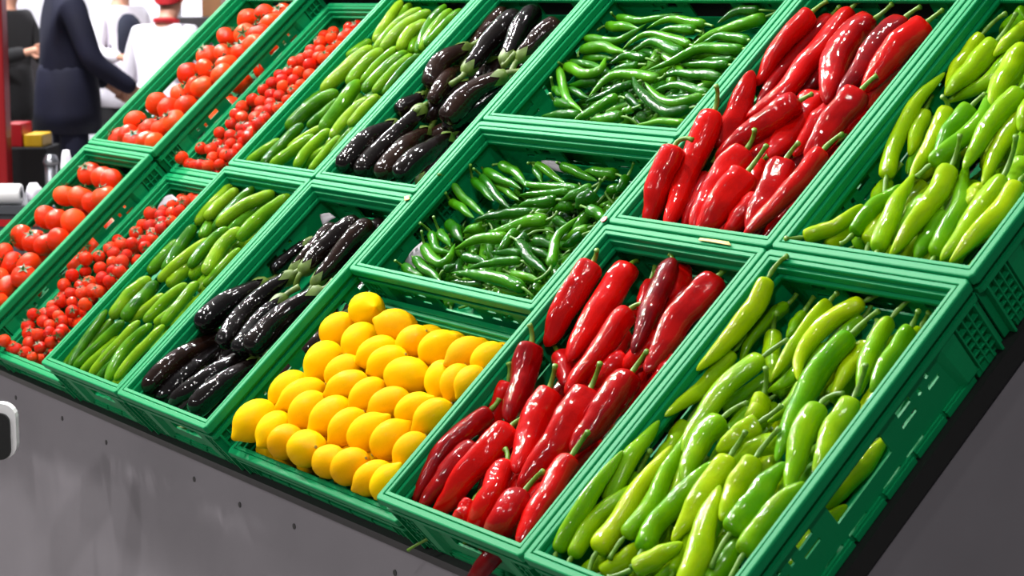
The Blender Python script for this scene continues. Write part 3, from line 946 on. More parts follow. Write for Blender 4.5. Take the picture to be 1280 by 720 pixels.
def veg_mesh(kind, P, rmax, name, seg=14, rings=24):
    """swept body along the settled centre line P (world), local to its own centre"""
    c = P.mean(0)
    s = np.linspace(0, 1, rings)
    t = 0.45 * s + 0.55 * (0.5 - 0.5 * np.cos(math.pi * s))
    C = crom(P - c, 60)
    tt = np.linspace(0, 1, 60)
    wob = {'red': .08, 'pale': .10, 'chili': .14, 'cucumber': .06, 'eggplant': .05}[kind] * rmax
    w1, w2, w3, w4 = RNG.uniform(0, 6.28, 4)
    _, Cn, Cb = frames(C)
    C = C + (wob * np.sin(9 * tt + w1) * np.sin(math.pi * tt))[:, None] * Cn + (wob * np.sin(7 * tt + w2) * np.sin(math.pi * tt))[:, None] * Cb
    Q = np.stack([np.interp(t, tt, C[:, k]) for k in range(3)], 1)
    ph0, p1, p2, p3 = RNG.uniform(0, 6.28, 4)
    a1 = {'red': 0.10, 'pale': 0.08, 'chili': 0.05, 'cucumber': 0.035, 'eggplant': 0.03}[kind] * RNG.uniform(0.6, 1.3)
    nl = {'red': 3, 'pale': 3, 'chili': 3, 'cucumber': 8, 'eggplant': 2}[kind]
    a2 = {'red': 0.07, 'pale': 0.06, 'chili': 0.07, 'cucumber': 0.03, 'eggplant': 0.03}[kind]
    flat = {'red': 0.10, 'pale': 0.06}.get(kind, 0.0)

    def mod(tl, ph):
        ti = t[:, None]
        fade = (1 - 0.7 * ti) if kind in ('red', 'pale') else 1.0
        return (1 + a1 * fade * np.cos(nl * (ph + 0.5 * ti) + ph0) + a2 * np.sin(7 * ti + p1 + np.cos(ph + p2)) * 0.6
                + a2 * 0.5 * np.sin(17 * ti + p3 + 2 * np.cos(ph + p1)) + flat * np.cos(2 * (ph + p2))
                + a2 * 0.35 * np.sin(31 * ti + p2 + 3 * np.sin(ph + p3)) * np.cos(2 * ph + 9 * ti + p1))
    v, f = sweep(Q, rmax * prof(kind, t), seg, mod)
    me = pyd(name, v, f)
    me.polygons.foreach_set('use_smooth', [True] * len(me.polygons))
    return me, c


def make_items(data, kind, box, n_top, slope, fillers=(0, 0, 0), layer_gap=0.020, rscale=1.0):
    """turn the traced centre lines into settled chains of spheres"""
    items = []
    vc0, vc1 = box[2], box[3]
    for rec in data:
        if len(rec) == 3:
            wpx, layer, pts = rec
            stem = None
        else:
            wpx, layer, stem, pts = rec
        Pn = []
        for pt in pts:
            x, y = pt[:2]
            dn = pt[2] if len(pt) > 2 else 0.0
            n = n_top
            for _ in range(3):
                p = unproj(x, y, n)
                n = n_top + slope * np.clip((p[1] - vc0) / (vc1 - vc0), 0, 1) - layer * layer_gap + dn
            d = ray(x, y)                              # tips that dip behind the lower rim or the near side wall
            rp = 0.3 * wpx / F_PX * 3
            go = max(0, (vc0 + rp - p[1]) / d[1], (p[0] - box[1] + rp) / -d[0])
            go = min(go, max(0, (p[2] - box[4] - rp) / -d[2]))
            if p[0] < box[0] + rp:                     # leaning on the far side wall, above the rim if need be
                go = max((box[0] + rp - p[0]) / d[0], (p[2] - 0.03) / -d[2])
            Pn.append(p + go * d)
        Pn = np.array(Pn)
        rm0 = 0.5 * wpx / F_PX * depth_of(Pn.mean(0))
        e1, e0 = Pn[-1] - Pn[-2], Pn[0] - Pn[1]
        Pn[-1] += e1 / np.linalg.norm(e1) * rm0 * 0.35
        if kind in ('cucumber', 'eggplant'):
            Pn[0] += e0 / np.linalg.norm(e0) * rm0 * 0.3
        rm = 0.5 * wpx / F_PX * depth_of(Pn.mean(0)) * rscale
        L = np.linalg.norm(np.diff(Pn, axis=0), axis=1).sum()
        k = int(np.clip(round(L / (rm * 1.1)), 4, 9))
        C = crom(Pn, k)
        rr = rm * prof(kind, np.clip(np.linspace(0, 1, k), 0.06, 0.93))
        items.append(dict(P=C, r=rr * 0.9, rm=rm, pin=True, layer=layer, stem=stem, hid=False))
    nfil, lf, rf = fillers
    for i in range(nfil):
        p = np.array([RNG.uniform(box[0] + .05, box[1] - .05), RNG.uniform(box[2] + .06, box[3] - .06), box[4] + rf + (i % 2) * rf * 0.5])
        a = RNG.normal(1.57, 0.35) if kind != 'chili' else RNG.uniform(0, 6.28)
        d = np.array([math.cos(a), math.sin(a), 0])
        if kind in ('red', 'pale') and i % 2:
            d = -d
        L = lf * RNG.uniform(0.85, 1.1)
        k = int(np.clip(round(L / (rf * 1.1)), 4, 8))
        C = crom(np.array([p - d * L / 2, p + np.cross(d, [0, 0, 1]) * RNG.normal(0, 0.012), p + d * L / 2]), k)
        C[:, 0] = np.clip(C[:, 0], box[0] + rf, box[1] - rf)
        C[:, 1] = np.clip(C[:, 1], box[2] + rf, box[3] - rf)
        items.append(dict(P=C, r=rf * prof(kind, np.clip(np.linspace(0, 1, k), 0.06, 0.93)), rm=rf, pin=False, layer=3, stem=None, hid=True))
    settle(items, box)
    return items


BURIED = []
LEN = {'red': .155, 'pale': .15, 'chili': .085, 'cucumber': .14, 'eggplant': .17}


def place_long(data, kind, box, n_top, slope, name, mat, word, cat, crate_word, sides, fillers, stem_mat=None, rscale=1.0, group=None, layer_gap=0.020):
    items = make_items(data, kind, box, n_top, slope, fillers, layer_gap, rscale)
    for it in items:
        Pw = W(it['P'])
        me, c = veg_mesh(kind, Pw, it['rm'], name, seg={'chili': 10}.get(kind, 18), rings={'chili': 20}.get(kind, 32))
        o = link(name, me, mat, None, c)
        zs, ss = zone(it['P'].mean(0), box, sides)
        if it['hid']:
            lab = f'half buried {word} {ss}, {crate_word}'
        else:
            Lg = np.linalg.norm(np.diff(Pw, axis=0), axis=1).sum()
            mid = LEN[kind]
            size = 'long ' if Lg > mid * 1.15 else ('short ' if Lg < mid * .8 else '')
            stalk = ' with stalk' if it['stem'] else ''
            lab = f'{size}{word}{stalk} {zs} {ss}, {crate_word}'
        tag(o, lab, cat, group)
        if it['hid']:
            BURIED.append(o)
        ax = Pw[1] - Pw[0]
        ax /= np.linalg.norm(ax)
        rh = it['rm'] * 0.9
        if kind in ('red', 'pale', 'chili'):
            rs = {'red': 0.0036, 'pale': 0.0033, 'chili': 0.0023}[kind]
            Ls = {'red': 0.032, 'pale': 0.036, 'chili': 0.022}[kind]
            if it['stem']:
                hd = it['P'][0]
                best = CAM + ray(*it['stem']) * (np.linalg.norm(hd - CAM) - 0.012)
                end = W(best)
                dv = end - Pw[0]
                Lm = np.linalg.norm(dv)
                mx = {'red': 0.07, 'pale': 0.075, 'chili': 0.055}[kind]
                if Lm > mx:
                    end = Pw[0] + dv * mx / Lm
            else:
                end = Pw[0] - ax * Ls + RNG.normal(0, 0.006, 3)
                pl = (end - ORG) @ A                       # keep inside the crate
                pl[0] = np.clip(pl[0], box[0] + .004, box[1] - .004)
                pl[1] = np.clip(pl[1], box[2] + .004, box[3] - .004)
                pl[2] = max(pl[2], box[4] + .004)
                end = W(pl)
            sm = stem_mesh(Pw[0] + ax * it['rm'] * 0.10, ax, end, rh * 0.62, rs, kind)
            st = link('stem', sm, stem_mat, o, (Pw[0] + ax * it['rm'] * 0.10) - c, True)
        elif kind == 'eggplant':
            egg_calyx(o, Pw, ax, it['rm'], c, it['stem'], it['P'][0])
    return items


def egg_calyx(o, Pw, ax, rm, c, stem, hd):
    mb = MB()
    T, Nn, B = frames(np.array([Pw[0], Pw[0] + ax]))
    nlob = 5
    k = nlob * 4
    rows = []
    rh = rm * 0.62
    for lev in range(4):
        row = []
        for j in range(k):
            a = 2 * math.pi * j / k
            q = math.cos(a) * Nn[0] + math.sin(a) * B[0]
            lob = 0.5 + 0.5 * math.cos(nlob * a)
            ln = [(-0.006, 0.32), (0.0, 0.80), (0.006 + 0.006 * lob, 1.04), (0.009 + 0.020 * lob, 1.12)][lev]
            row.append(Pw[0] + ax * (ln[0]) + q * rh * ln[1])
        rows.append(row)
    v = [p - c for row in rows for p in row]
    f = [(i * k + j, i * k + (j + 1) % k, (i + 1) * k + (j + 1) % k, (i + 1) * k + j) for i in range(3) for j in range(k)]
    mb.add(v, f)
    cal = mb.build('calyx', M['calyx'], o, None, True)
    if stem:
        end = W(CAM + ray(*stem) * (np.linalg.norm(hd - CAM) - 0.02))
        d = end - Pw[0]
        if np.linalg.norm(d) > 0.07:
            end = Pw[0] + d * 0.07 / np.linalg.norm(d)
    else:
        end = Pw[0] - ax * 0.032 + RNG.normal(0, 0.006, 3)
    pth = crom([Pw[0] - c, Pw[0] - ax * 0.012 - c, end - c], 7)
    m2 = MB()
    m2.tube(pth, np.interp(np.linspace(0, 1, 7), [0, .2, .5, 1], [rh * .55, rh * .38, 0.0058, 0.0066]), 8)
    m2.build('stem', M['calyx'], cal, None, True)


FL = BASE + 0.005


def bx(u0, u1, v0, v1, inset=0.022):
    return (u0 + inset, u1 - inset, v0 + inset, v1 - inset, FL)


REDBOX1, REDBOX2 = bx(0, .4, 0, .6), bx(0, .4, .6, 1.2)
place_long(RED_LOWER, 'red', REDBOX1, -0.030, -0.016, 'red_pepper', M['red'], 'glossy red pepper', 'pepper', 'lower red crate',
           ('lemon', 'pale pepper'), (22, 0.16, 0.018), M['stem'], group='red peppers in the lower crate')
place_long(RED_UPPER, 'red', REDBOX2, -0.030, -0.016, 'red_pepper', M['red'], 'glossy red pepper', 'pepper', 'upper red crate',
           ('chili', 'pale pepper'), (22, 0.16, 0.018), M['stem'], group='red peppers in the upper crate')
place_long(PALE_LOWER, 'pale', bx(.4, .8, 0, .6), -0.028, -0.022, 'green_pepper', M['pale'], 'pale green pepper', 'pepper', 'lower pale crate',
           ('red pepper', 'outer'), (30, 0.15, 0.0155), M['stem'], group='pale green peppers in the lower crate', rscale=.93)
place_long(PALE_UPPER, 'pale', bx(.4, .8, .6, 1.2), -0.028, -0.022, 'green_pepper', M['pale'], 'pale green pepper', 'pepper', 'upper pale crate',
           ('red pepper', 'outer'), (30, 0.15, 0.0155), M['stem'], group='pale green peppers in the upper crate', rscale=.93)
place_long(CHILI_LOWER, 'chili', bx(-.6, 0, .4, .8), -0.052, -0.012, 'chili_pepper', M['chili'], 'dark green chili', 'chili', 'lower chili crate',
           ('eggplant', 'red pepper'), (120, 0.10, 0.0105), M['stem_dark'], group='chilies in the lower chili crate', layer_gap=0.014, rscale=1.07)
place_long(CHILI_UPPER, 'chili', bx(-.6, 0, .8, 1.2), -0.045, -0.012, 'chili_pepper', M['chili'], 'dark green chili', 'chili', 'upper chili crate',
           ('eggplant', 'red pepper'), (120, 0.10, 0.0105), M['stem_dark'], group='chilies in the upper chili crate', layer_gap=0.014, rscale=1.05)
place_long(EGG_LOWER, 'eggplant', bx(-1, -.6, 0, .6), -0.034, -0.018, 'eggplant', M['eggplant'], 'shiny black eggplant', 'eggplant', 'lower eggplant crate',
           ('cucumber', 'lemon'), (10, 0.17, 0.024), group='eggplants in the lower crate', rscale=1.12)
place_long(EGG_UPPER, 'eggplant', bx(-1, -.6, .6, 1.2), -0.034, -0.010, 'eggplant', M['eggplant'], 'shiny black eggplant', 'eggplant', 'upper eggplant crate',
           ('cucumber', 'chili'), (10, 0.17, 0.024), group='eggplants in the upper crate', rscale=1.12)
place_long(CUKE_LOWER, 'cucumber', bx(-1.4, -1, 0, .6), -0.026, -0.006, 'cucumber', M['cucumber'], 'light green cucumber', 'cucumber', 'lower cucumber crate',
           ('cherry tomato', 'eggplant'), (24, 0.15, 0.0145), group='cucumbers in the lower crate', rscale=0.94, layer_gap=0.011)
place_long(CUKE_UPPER, 'cucumber', bx(-1.4, -1, .6, 1.2), -0.026, -0.004, 'cucumber', M['cucumber'], 'light green cucumber', 'cucumber', 'upper cucumber crate',
           ('cherry tomato', 'eggplant'), (24, 0.15, 0.0145), group='cucumbers in the upper crate', rscale=0.94, layer_gap=0.011)


# ------------------------------------------------------------------ round fruit
def tomato_mesh(name, ribs, amp, squash, seg=22, rings=14):
    v, f = [(0, 0, squash * 0.86)], []
    for i in range(1, rings):
        a = math.pi * i / rings
        for j in range(seg):
            p = 2 * math.pi * j / seg
            top = max(0, math.cos(a)) ** 2
            k = 1 + amp * math.cos(ribs * p) * (0.25 + top) * math.sin(a)
            z = math.cos(a) * squash
            z -= 0.16 * squash * math.exp(-(a / 0.35) ** 2)
            v.append((math.sin(a) * math.cos(p) * k, math.sin(a) * math.sin(p) * k, z))
    v.append((0, 0, -squash * 0.98))
    for j in range(seg):
        f.append((0, 1 + j, 1 + (j + 1) % seg))
    for i in range(rings - 2):
        for j in range(seg):
            a, b = 1 + i * seg, 1 + (i + 1) * seg
            f.append((a + j, b + j, b + (j + 1) % seg, a + (j + 1) % seg))
    e = len(v) - 1
    a = 1 + (rings - 2) * seg
    for j in range(seg):
        f.append((a + j, e, a + (j + 1) % seg))
    me = pyd(name, v, f)
    me.polygons.foreach_set('use_smooth', [True] * len(me.polygons))
    return me


def calyx_mesh(squash, n=5, length=0.62):
    mb = MB()
    z0 = squash * 0.86
    for i in range(n):
        a = 2 * math.pi * i / n + random.uniform(-.15, .15)
        ca, sa = math.cos(a), math.sin(a)
        ln = length * random.uniform(.8, 1.15)
        pts = []
        for q, w_, z in ((0.04, 0.07, 0.02), (0.35, 0.11, 0.12), (0.7, 0.07, 0.14), (1.0, 0.008, 0.20 + random.uniform(-.1, .1))):
            x = q * ln
            pts.append([(x * ca - w_ * sa, x * sa + w_ * ca, z0 + z), (x * ca + w_ * sa, x * sa - w_ * ca, z0 + z), (x * ca, x * sa, z0 + z - 0.035)])
        v = [p for tr in pts for p in tr]
        f = []
        for k in range(3):
            b = k * 3
            f += [(b, b + 3, b + 4, b + 1), (b + 1, b + 4, b + 5, b + 2), (b + 2, b + 5, b + 3, b)]
        f += [(0, 1, 2), (9, 11, 10)]
        mb.add(v, f)
    mb.tube([(0, 0, z0 - .05), (0, 0.01, z0 + .14), (0.05, 0.03, z0 + .34)], [.09, .06, .055], 6)
    me = mb.mesh('calyx')
    me.materials.append(M['leafcalyx'])
    return me


def rot_to(axis, spin):
    q = Vector((0, 0, 1)).rotation_difference(Vector(axis))
    return q.to_matrix().to_4x4() @ Matrix.Rotation(spin, 4, 'Z')


def place_round(data, kind, box, n_top, slope, name, meshes, cal, word, cat, crate_word, sides, group, fillers, calyx_p, dpx=None, rmin=None, rmax=None):
    items = []
    for rec in data:
        x, y = rec[0], rec[1]
        w_ = rec[2] if dpx is None else dpx * RNG.uniform(.9, 1.12)
        n = n_top
        for _ in range(3):
            p = unproj(x, y, n)
            n = n_top + slope * np.clip((p[1] - box[2]) / (box[3] - box[2]), 0, 1)
        r = 0.5 * w_ / F_PX * depth_of(p)
        r = np.clip(r, rmin, rmax)
        items.append(dict(P=np.array([p]), r=np.array([r * 0.96]), rm=r, pin=True, layer=0, hid=False))
    nf, rf = fillers
    for i in range(nf):
        p = np.array([RNG.uniform(box[0] + rf, box[1] - rf), RNG.uniform(box[2] + rf, box[3] - rf), FL + rf + RNG.uniform(0, 0.02)])
        items.append(dict(P=np.array([p]), r=np.array([rf * RNG.uniform(.9, 1.05)]), rm=rf, pin=False, layer=2, hid=True))
    settle(items, box, 160)
    view = CAM
    for it in items:
        p = it['P'][0]
        pw = W(p)
        tocam = W(view) - pw
        tocam /= np.linalg.norm(tocam)
        ax = np.array([-0.25, -0.15, 0.75]) + 0.35 * tocam + RNG.normal(0, 0.45, 3)
        if RNG.random() > calyx_p:
            ax = -tocam * 0.6 + RNG.normal(0, 0.5, 3)
        ax /= np.linalg.norm(ax)
        o = link(name, meshes[RNG.integers(len(meshes))], None)
        rr = it['rm']
        o.matrix_world = Matrix.Translation(pw) @ rot_to(ax, RNG.uniform(0, 6.28)) @ Matrix.Diagonal((rr, rr, rr, 1))
        if it['hid']:
            BURIED.append(o)
        c = link('calyx', cal[RNG.integers(len(cal))], None, o)
        zs, ss = zone(p, box, sides)
        tag(o, (f'half buried {word} {ss}, {crate_word}' if it['hid'] else f'{word} {zs} {ss} of {crate_word}'), cat, group)


TM = [tomato_mesh('tomato', n, a, s) for n, a, s in ((5, .07, .82), (6, .05, .86), (4, .08, .8))]
for me in TM:
    me.materials.append(M['tomato'])
CM = [tomato_mesh('cherry_tomato', 5, .012, s, 16, 10) for s in (.95, 1.0)]
for me in CM:
    me.materials.append(M['cherry'])
TC = [calyx_mesh(.83) for _ in range(3)]
CC = [calyx_mesh(.97, 5, .75) for _ in range(3)]
place_round(TOM_LOWER, 'tomato', bx(-2.2, -1.8, 0, .6), -0.035, -0.006, 'tomato', TM, TC, 'large ribbed tomato', 'tomato', 'lower tomato crate',
            ('outer', 'cherry tomato'), 'tomatoes in the lower crate', (20, .032), .85, None, .032, .040)
place_round(TOM_UPPER, 'tomato', bx(-2.2, -1.8, .6, 1.2), -0.035, -0.006, 'tomato', TM, TC, 'large ribbed tomato', 'tomato', 'upper tomato crate',
            ('outer', 'cherry tomato'), 'tomatoes in the upper crate', (20, .032), .85, None, .031, .039)
place_round(CHERRY_LOWER, 'cherry', bx(-1.8, -1.4, 0, .6), -0.070, -0.012, 'cherry_tomato', CM, CC, 'small cherry tomato', 'tomato', 'lower cherry tomato crate',
            ('tomato', 'cucumber'), 'cherry tomatoes in the lower crate', (85, .0165), .6, 16.5, .013, .020)
place_round(CHERRY_UPPER, 'cherry', bx(-1.8, -1.4, .6, 1.2), -0.070, -0.012, 'cherry_tomato', CM, CC, 'small cherry tomato', 'tomato', 'upper cherry tomato crate',
            ('tomato', 'cucumber'), 'cherry tomatoes in the upper crate', (85, .0165), .6, 16.5, .013, .020)


def lemon_mesh(k):
    v, f = [], []
    seg, rings = 22, 20
    zs = np.linspace(0, 1, rings)
    t = 0.5 - 0.5 * np.cos(math.pi * zs)
    for i, a in enumerate(t):
        th = math.pi * a
        r = math.sin(th) ** (0.92)
        z = -math.cos(th) * 1.0
        if a > 0.80:                                       # nipple end
            q = (a - 0.80) / 0.20
            r = max(r * (1 - 0.25 * q), (0.44 - 0.03 * k) * (1 - q) ** 0.55 * min(1, .25 + 1.4 * q))
            z += 0.24 * q ** 1.5
        if a < 0.07:
            q = 1 - a / 0.07
            z -= 0.05 * q
            r = max(r, 0.18 * (1 - q) ** .5)
        for j in range(seg):
            p = 2 * math.pi * j / seg
            m = 1 + 0.02 * math.cos(2 * p + k) + 0.012 * math.cos(5 * p + 3 * a + k)
            v.append((r * m * math.cos(p), r * m * math.sin(p), z))
    for i in range(rings - 1):
        for j in range(seg):
            f.append((i * seg + j, i * seg + (j + 1) % seg, (i + 1) * seg + (j + 1) % seg, (i + 1) * seg + j))
    f.append(tuple(range(seg - 1, -1, -1)))
    f.append(tuple((rings - 1) * seg + j for j in range(seg)))
    me = pyd('lemon', v, f)
    me.polygons.foreach_set('use_smooth', [True] * len(me.polygons))
    me.materials.append(M['lemon'])
    return me


LM = [lemon_mesh(k) for k in range(3)]
mb = MB()
mb.tube([(0, 0, -1.0), (0, 0, -1.065)], [.11, .075], 8)
SCAR = mb.mesh('stem_scar')
SCAR.materials.append(M['scar'])
LB = bx(-.6, 0, 0, .4)
LB = (LB[0], LB[1], LB[2], LB[3], FL)
items = []
for x, y, la, sa, ang in LEMONS:
    n = -0.052
    p = unproj(x, y, n)
    s = depth_of(p) / F_PX
    a = math.radians(ang)
    p2 = unproj(x + 10 * math.cos(a), y - 10 * math.sin(a), n)
    d = p2 - p
    d /= np.linalg.norm(d)
    b_ = 0.5 * sa * s * 1.02
    a_ = max(0.5 * la * s * 1.10, b_ * 1.20)
    h = max(0.002, a_ - b_)
    items.append(dict(P=np.array([p - d * h, p, p + d * h]), r=np.array([b_ * .93, b_ * .98, b_ * .93]), pin=True, layer=0, ab=(a_, b_), hid=False))
for i in range(8):
    for j in range(5):
        p = np.array([LB[0] + .035 + i * .069, LB[2] + .035 + j * .071, FL + 0.03])
        d = np.array([math.cos(.6), math.sin(.6), 0.0])
        items.append(dict(P=np.array([p - d * .006, p, p + d * .006]), r=np.full(3, .0285), pin=False, layer=2, ab=(.036, .030), hid=True))
settle(items, LB, 160)
for it in items:
    P = it['P']
    p = P.mean(0)
    if it['hid'] and p[2] > -0.055:
        continue
    d = A @ (P[2] - P[0])
    d /= np.linalg.norm(d)
    if RNG.random() < .22:
        d = -d
    o = link('lemon', LM[RNG.integers(3)])
    a_, b_ = it['ab']
    o.matrix_world = Matrix.Translation(W(p)) @ rot_to(-d, RNG.uniform(0, 6.28)) @ Matrix.Diagonal((b_, b_, a_, 1))
    link('stem_scar', SCAR, None, o)
    if it['hid']:
        BURIED.append(o)
    zs, ss = zone(p, LB, ('eggplant', 'red pepper'))
    tag(o, (f'half buried yellow lemon {ss} of the lemon heap' if it['hid'] else f'bright yellow lemon {zs} {ss} of the lemon heap'),
        'lemon', 'lemons heaped in the shallow crate')

# ------------------------------------------------------------------ small things on and in the crates
def chain_pepper(P, rm, kind, name, mat, label, cat, group, stem_end=None):
    Pw = W(np.array(P))
    me, c = veg_mesh(kind, Pw, rm, name, 18 if kind != 'chili' else 10, 32)
    o = link(name, me, mat, None, c)
    tag(o, label, cat, group)
    ax = Pw[1] - Pw[0]
    ax /= np.linalg.norm(ax)
    end = W(np.array(stem_end)) if stem_end is not None else Pw[0] - ax * 0.03
    st = link('stem', stem_mesh(Pw[0] + ax * rm * .1, ax, end, rm * .55, {'red': .0036, 'pale': .0033, 'chili': .0023}[kind], kind), M['stem'], o, Pw[0] + ax * rm * .1 - c, True)
    return o


chain_pepper([(0.275, 0.085, -0.072), (0.258, 0.03, -0.066), (0.236, -0.018, -0.078), (0.214, -0.050, -0.112)], 0.0185, 'red', 'red_pepper', M['red'],
             'red pepper poking out through the hand hole of the lower red pepper crate', 'pepper', 'red peppers in the lower crate')
chain_pepper([(0.060, 0.018, -0.094), (0.085, 0.05, -0.098), (0.12, 0.075, -0.10)], 0.010, 'chili', 'chili_pepper', M['chili'],
             'stray chili with its stalk poking out below the lower red pepper crate', 'chili', None, (0.022, -0.020, -0.098))


def slope_sheet(name, corners_px, n, mat, label, cat, curl=0.006):
    """thin curled scrap lying on a crate: corners given as pixels at a height n"""
    P = [unproj(x, y, nn) for (x, y), nn in zip(corners_px, n)]
    g = 5
    mb = MB()
    top, bot = [], []
    for i in range(g):
        for j in range(g):
            a, b = i / (g - 1), j / (g - 1)
            p = (1 - a) * (1 - b) * P[0] + a * (1 - b) * P[1] + a * b * P[2] + (1 - a) * b * P[3]
            p = p + np.array([0, 0, curl * (math.sin(3.1 * a) * 0.6 + 0.4 * math.sin(5 * b + a))])
            top.append(W(p))
            bot.append(W(p - np.array([0, 0, 0.0006])))
    c = np.mean(top, 0)
    k = g * g
    f = []
    for i in range(g - 1):
        for j in range(g - 1):
            q = (i * g + j, (i + 1) * g + j, (i + 1) * g + j + 1, i * g + j + 1)
            f.append(q)
            f.append(tuple(k + t for t in reversed(q)))
    edge = [i * g for i in range(g)] + [(g - 1) * g + j for j in range(1, g)] + [i * g + g - 1 for i in range(g - 2, -1, -1)] + [j for j in range(g - 2, 0, -1)]
    for a, b in zip(edge, edge[1:] + edge[:1]):
        f.append((b, a, k + a, k + b))
    mb.add([p - c for p in top + bot], f)
    o = mb.build(name, mat, None, c, True)
    tag(o, label, cat)
    return o


slope_sheet('paper_liner', [(512, 338), (537, 338), (530, 300), (505, 325)], (-.075, -.08, -.05, -.05), M['paper'], 'grey liner sheet under the chilies by the lower rim above the lemons', 'liner', .008)
slope_sheet('paper_liner', [(678, 212), (712, 218), (700, 202), (676, 200)], (-.075, -.075, -.058, -.058), M['paper'], 'grey liner sheet behind the chilies by the upper wall of the lower chili crate', 'liner', .004)
slope_sheet('paper_liner', [(404, 282), (420, 272), (412, 266), (399, 268)], (-.06, -.06, -.05, -.05), M['paper'], 'small grey liner scrap above the eggplants in the lower eggplant crate', 'liner', .003)
slope_sheet('paper_liner', [(611, 28), (624, 20), (620, 12), (611, 15)], (-.06, -.06, -.05, -.05), M['paper'], 'small grey liner scrap above the eggplants in the upper eggplant crate', 'liner', .003)
slope_sheet('paper_liner', [(196, 262), (226, 252), (215, 243), (205, 246)], (-.085, -.085, -.075, -.08), M['paper'], 'grey liner sheet behind the cherry tomatoes in the lower crate', 'liner', .003)
# torn tape on the upper rim of the lower red pepper crate, a sticker on the chili crate rim
slope_sheet('tape_scrap', [(873, 300), (914, 307), (911, 302), (875, 297)], (.0016,) * 4, M['tape'], 'torn yellow tape scrap on the rim between the two red pepper crates', 'tape', .0008)
slope_sheet('tape_scrap', [(506, 251), (512, 249), (511, 244), (505, 246)], (.0016,) * 4, M['tape'], 'small yellow label scrap on the eggplant crate rim beside the chilies', 'tape', .0004)
ps = W(unproj(755, 274, 0.0009))
nrm = A @ np.array([0, 0, 1.0])
mb = MB()
mb.tube([(0, 0, -.0005), (0, 0, .0004)], .0062, 20)
st = mb.build('fruit_sticker', M['sticker_r'])
st.matrix_world = Matrix.Translation(ps) @ rot_to(nrm, .3)
tag(st, 'round red and white fruit sticker on the rim of the chili crate', 'sticker')
mb = MB()
for i in range(20):
    a = 2 * math.pi * i / 20
    b = 2 * math.pi * (i + 1) / 20
    mb.add([(math.cos(t) * r, math.sin(t) * r, .0007) for t, r in ((a, .0034), (a, .0046), (b, .0046), (b, .0034))], [(0, 1, 2, 3)])
mb.box(-.002, .002, -.0006, .0006, .0004, .0008)
mb.build('sticker_print', M['sticker_w'], st)

# ------------------------------------------------------------------ the hall behind
M2 = {
    'floor': plain('hall_floor', (120, 116, 114), .45, vary=.08, scale=2),
    'white_wall': plain('hall_wall', (232, 228, 236), .7, vary=.03, scale=1.5),
    'dark_wood': plain('dark_counter', (30, 24, 26), .5, vary=.15, scale=4),
    'red': plain('red_paint', (176, 14, 24), .4),
    'yellow': plain('yellow_plastic', (236, 186, 20), .45),
    'chrome': plain('steel', (190, 190, 196), .25, metal=.9),
    'white': plain('white_plastic', (238, 236, 238), .45),
    'bag': plain('white_bag', (226, 220, 232), .5, bump=.5, scale=18),
    'slate': plain('slate_cabinet', (70, 72, 78), .5, vary=.08, scale=5),
    'card': plain('brown_box', (120, 78, 42), .7, vary=.12, scale=8),
    'navy': plain('navy_suit_cloth', (14, 15, 42), .8, vary=.18, scale=7),
    'navy2': plain('dark_vest_cloth', (26, 30, 48), .8, vary=.15, scale=8),
    'black': plain('black_cloth', (16, 14, 16), .85, vary=.2, scale=8),
    'shirt': plain('white_shirt_cloth', (236, 230, 238), .75, vary=.05, scale=9),
    'skin': plain('skin', (206, 150, 124), .55, vary=.06, scale=14),
    'hair': plain('dark_hair', (36, 24, 18), .6, vary=.2, scale=60),
    'cap': plain('red_cap_cloth', (178, 16, 26), .75),
    'beige': plain('beige_paper', (196, 164, 134), .7, vary=.08, scale=12),
    'orange': plain('orange_plastic', (232, 110, 60), .45),
    'pad': plain('black_padding', (24, 24, 25), .6, bump=.2, scale=120),
    'shoe': plain('black_leather', (18, 16, 16), .35),
    'eye': plain('eye_white', (230, 228, 224), .3),
    'pupil': plain('pupil', (24, 18, 14), .2),
}
fwd = A @ R[2]
FH = np.array([fwd[0], fwd[1], 0]) / math.hypot(fwd[0], fwd[1])         # horizontal view direction
RH = np.array([FH[1], -FH[0], 0])                                        # picture right
ZUP = np.array([0, 0, 1.0])


def hall_box(name, px0, px1, dist, z0, z1, depth, mat, label=None, cat=None, kind=None, parent=None, y_ref=100):
    """upright box facing the aisle: its front spans two pixel columns at a distance"""
    a, b = at_depth(px0, y_ref, dist), at_depth(px1, y_ref, dist)
    a[2] = b[2] = 0
    c = (a + b) / 2 + FH * depth / 2
    w = np.linalg.norm(b - a) / 2
    mb = MB()
    mb.box(-w, w, -depth / 2, depth / 2, 0, z1 - z0)
    o = mb.build(name, mat, parent)
    o.matrix_world = Matrix(((RH[0], FH[0], 0, c[0]), (RH[1], FH[1], 0, c[1]), (0, 0, 1, z0), (0, 0, 0, 1)))
    bev = o.modifiers.new('edge', 'BEVEL')
    bev.width = 0.006
    bev.segments = 2
    if label or kind:
        tag(o, label, cat, None, kind)
    return o


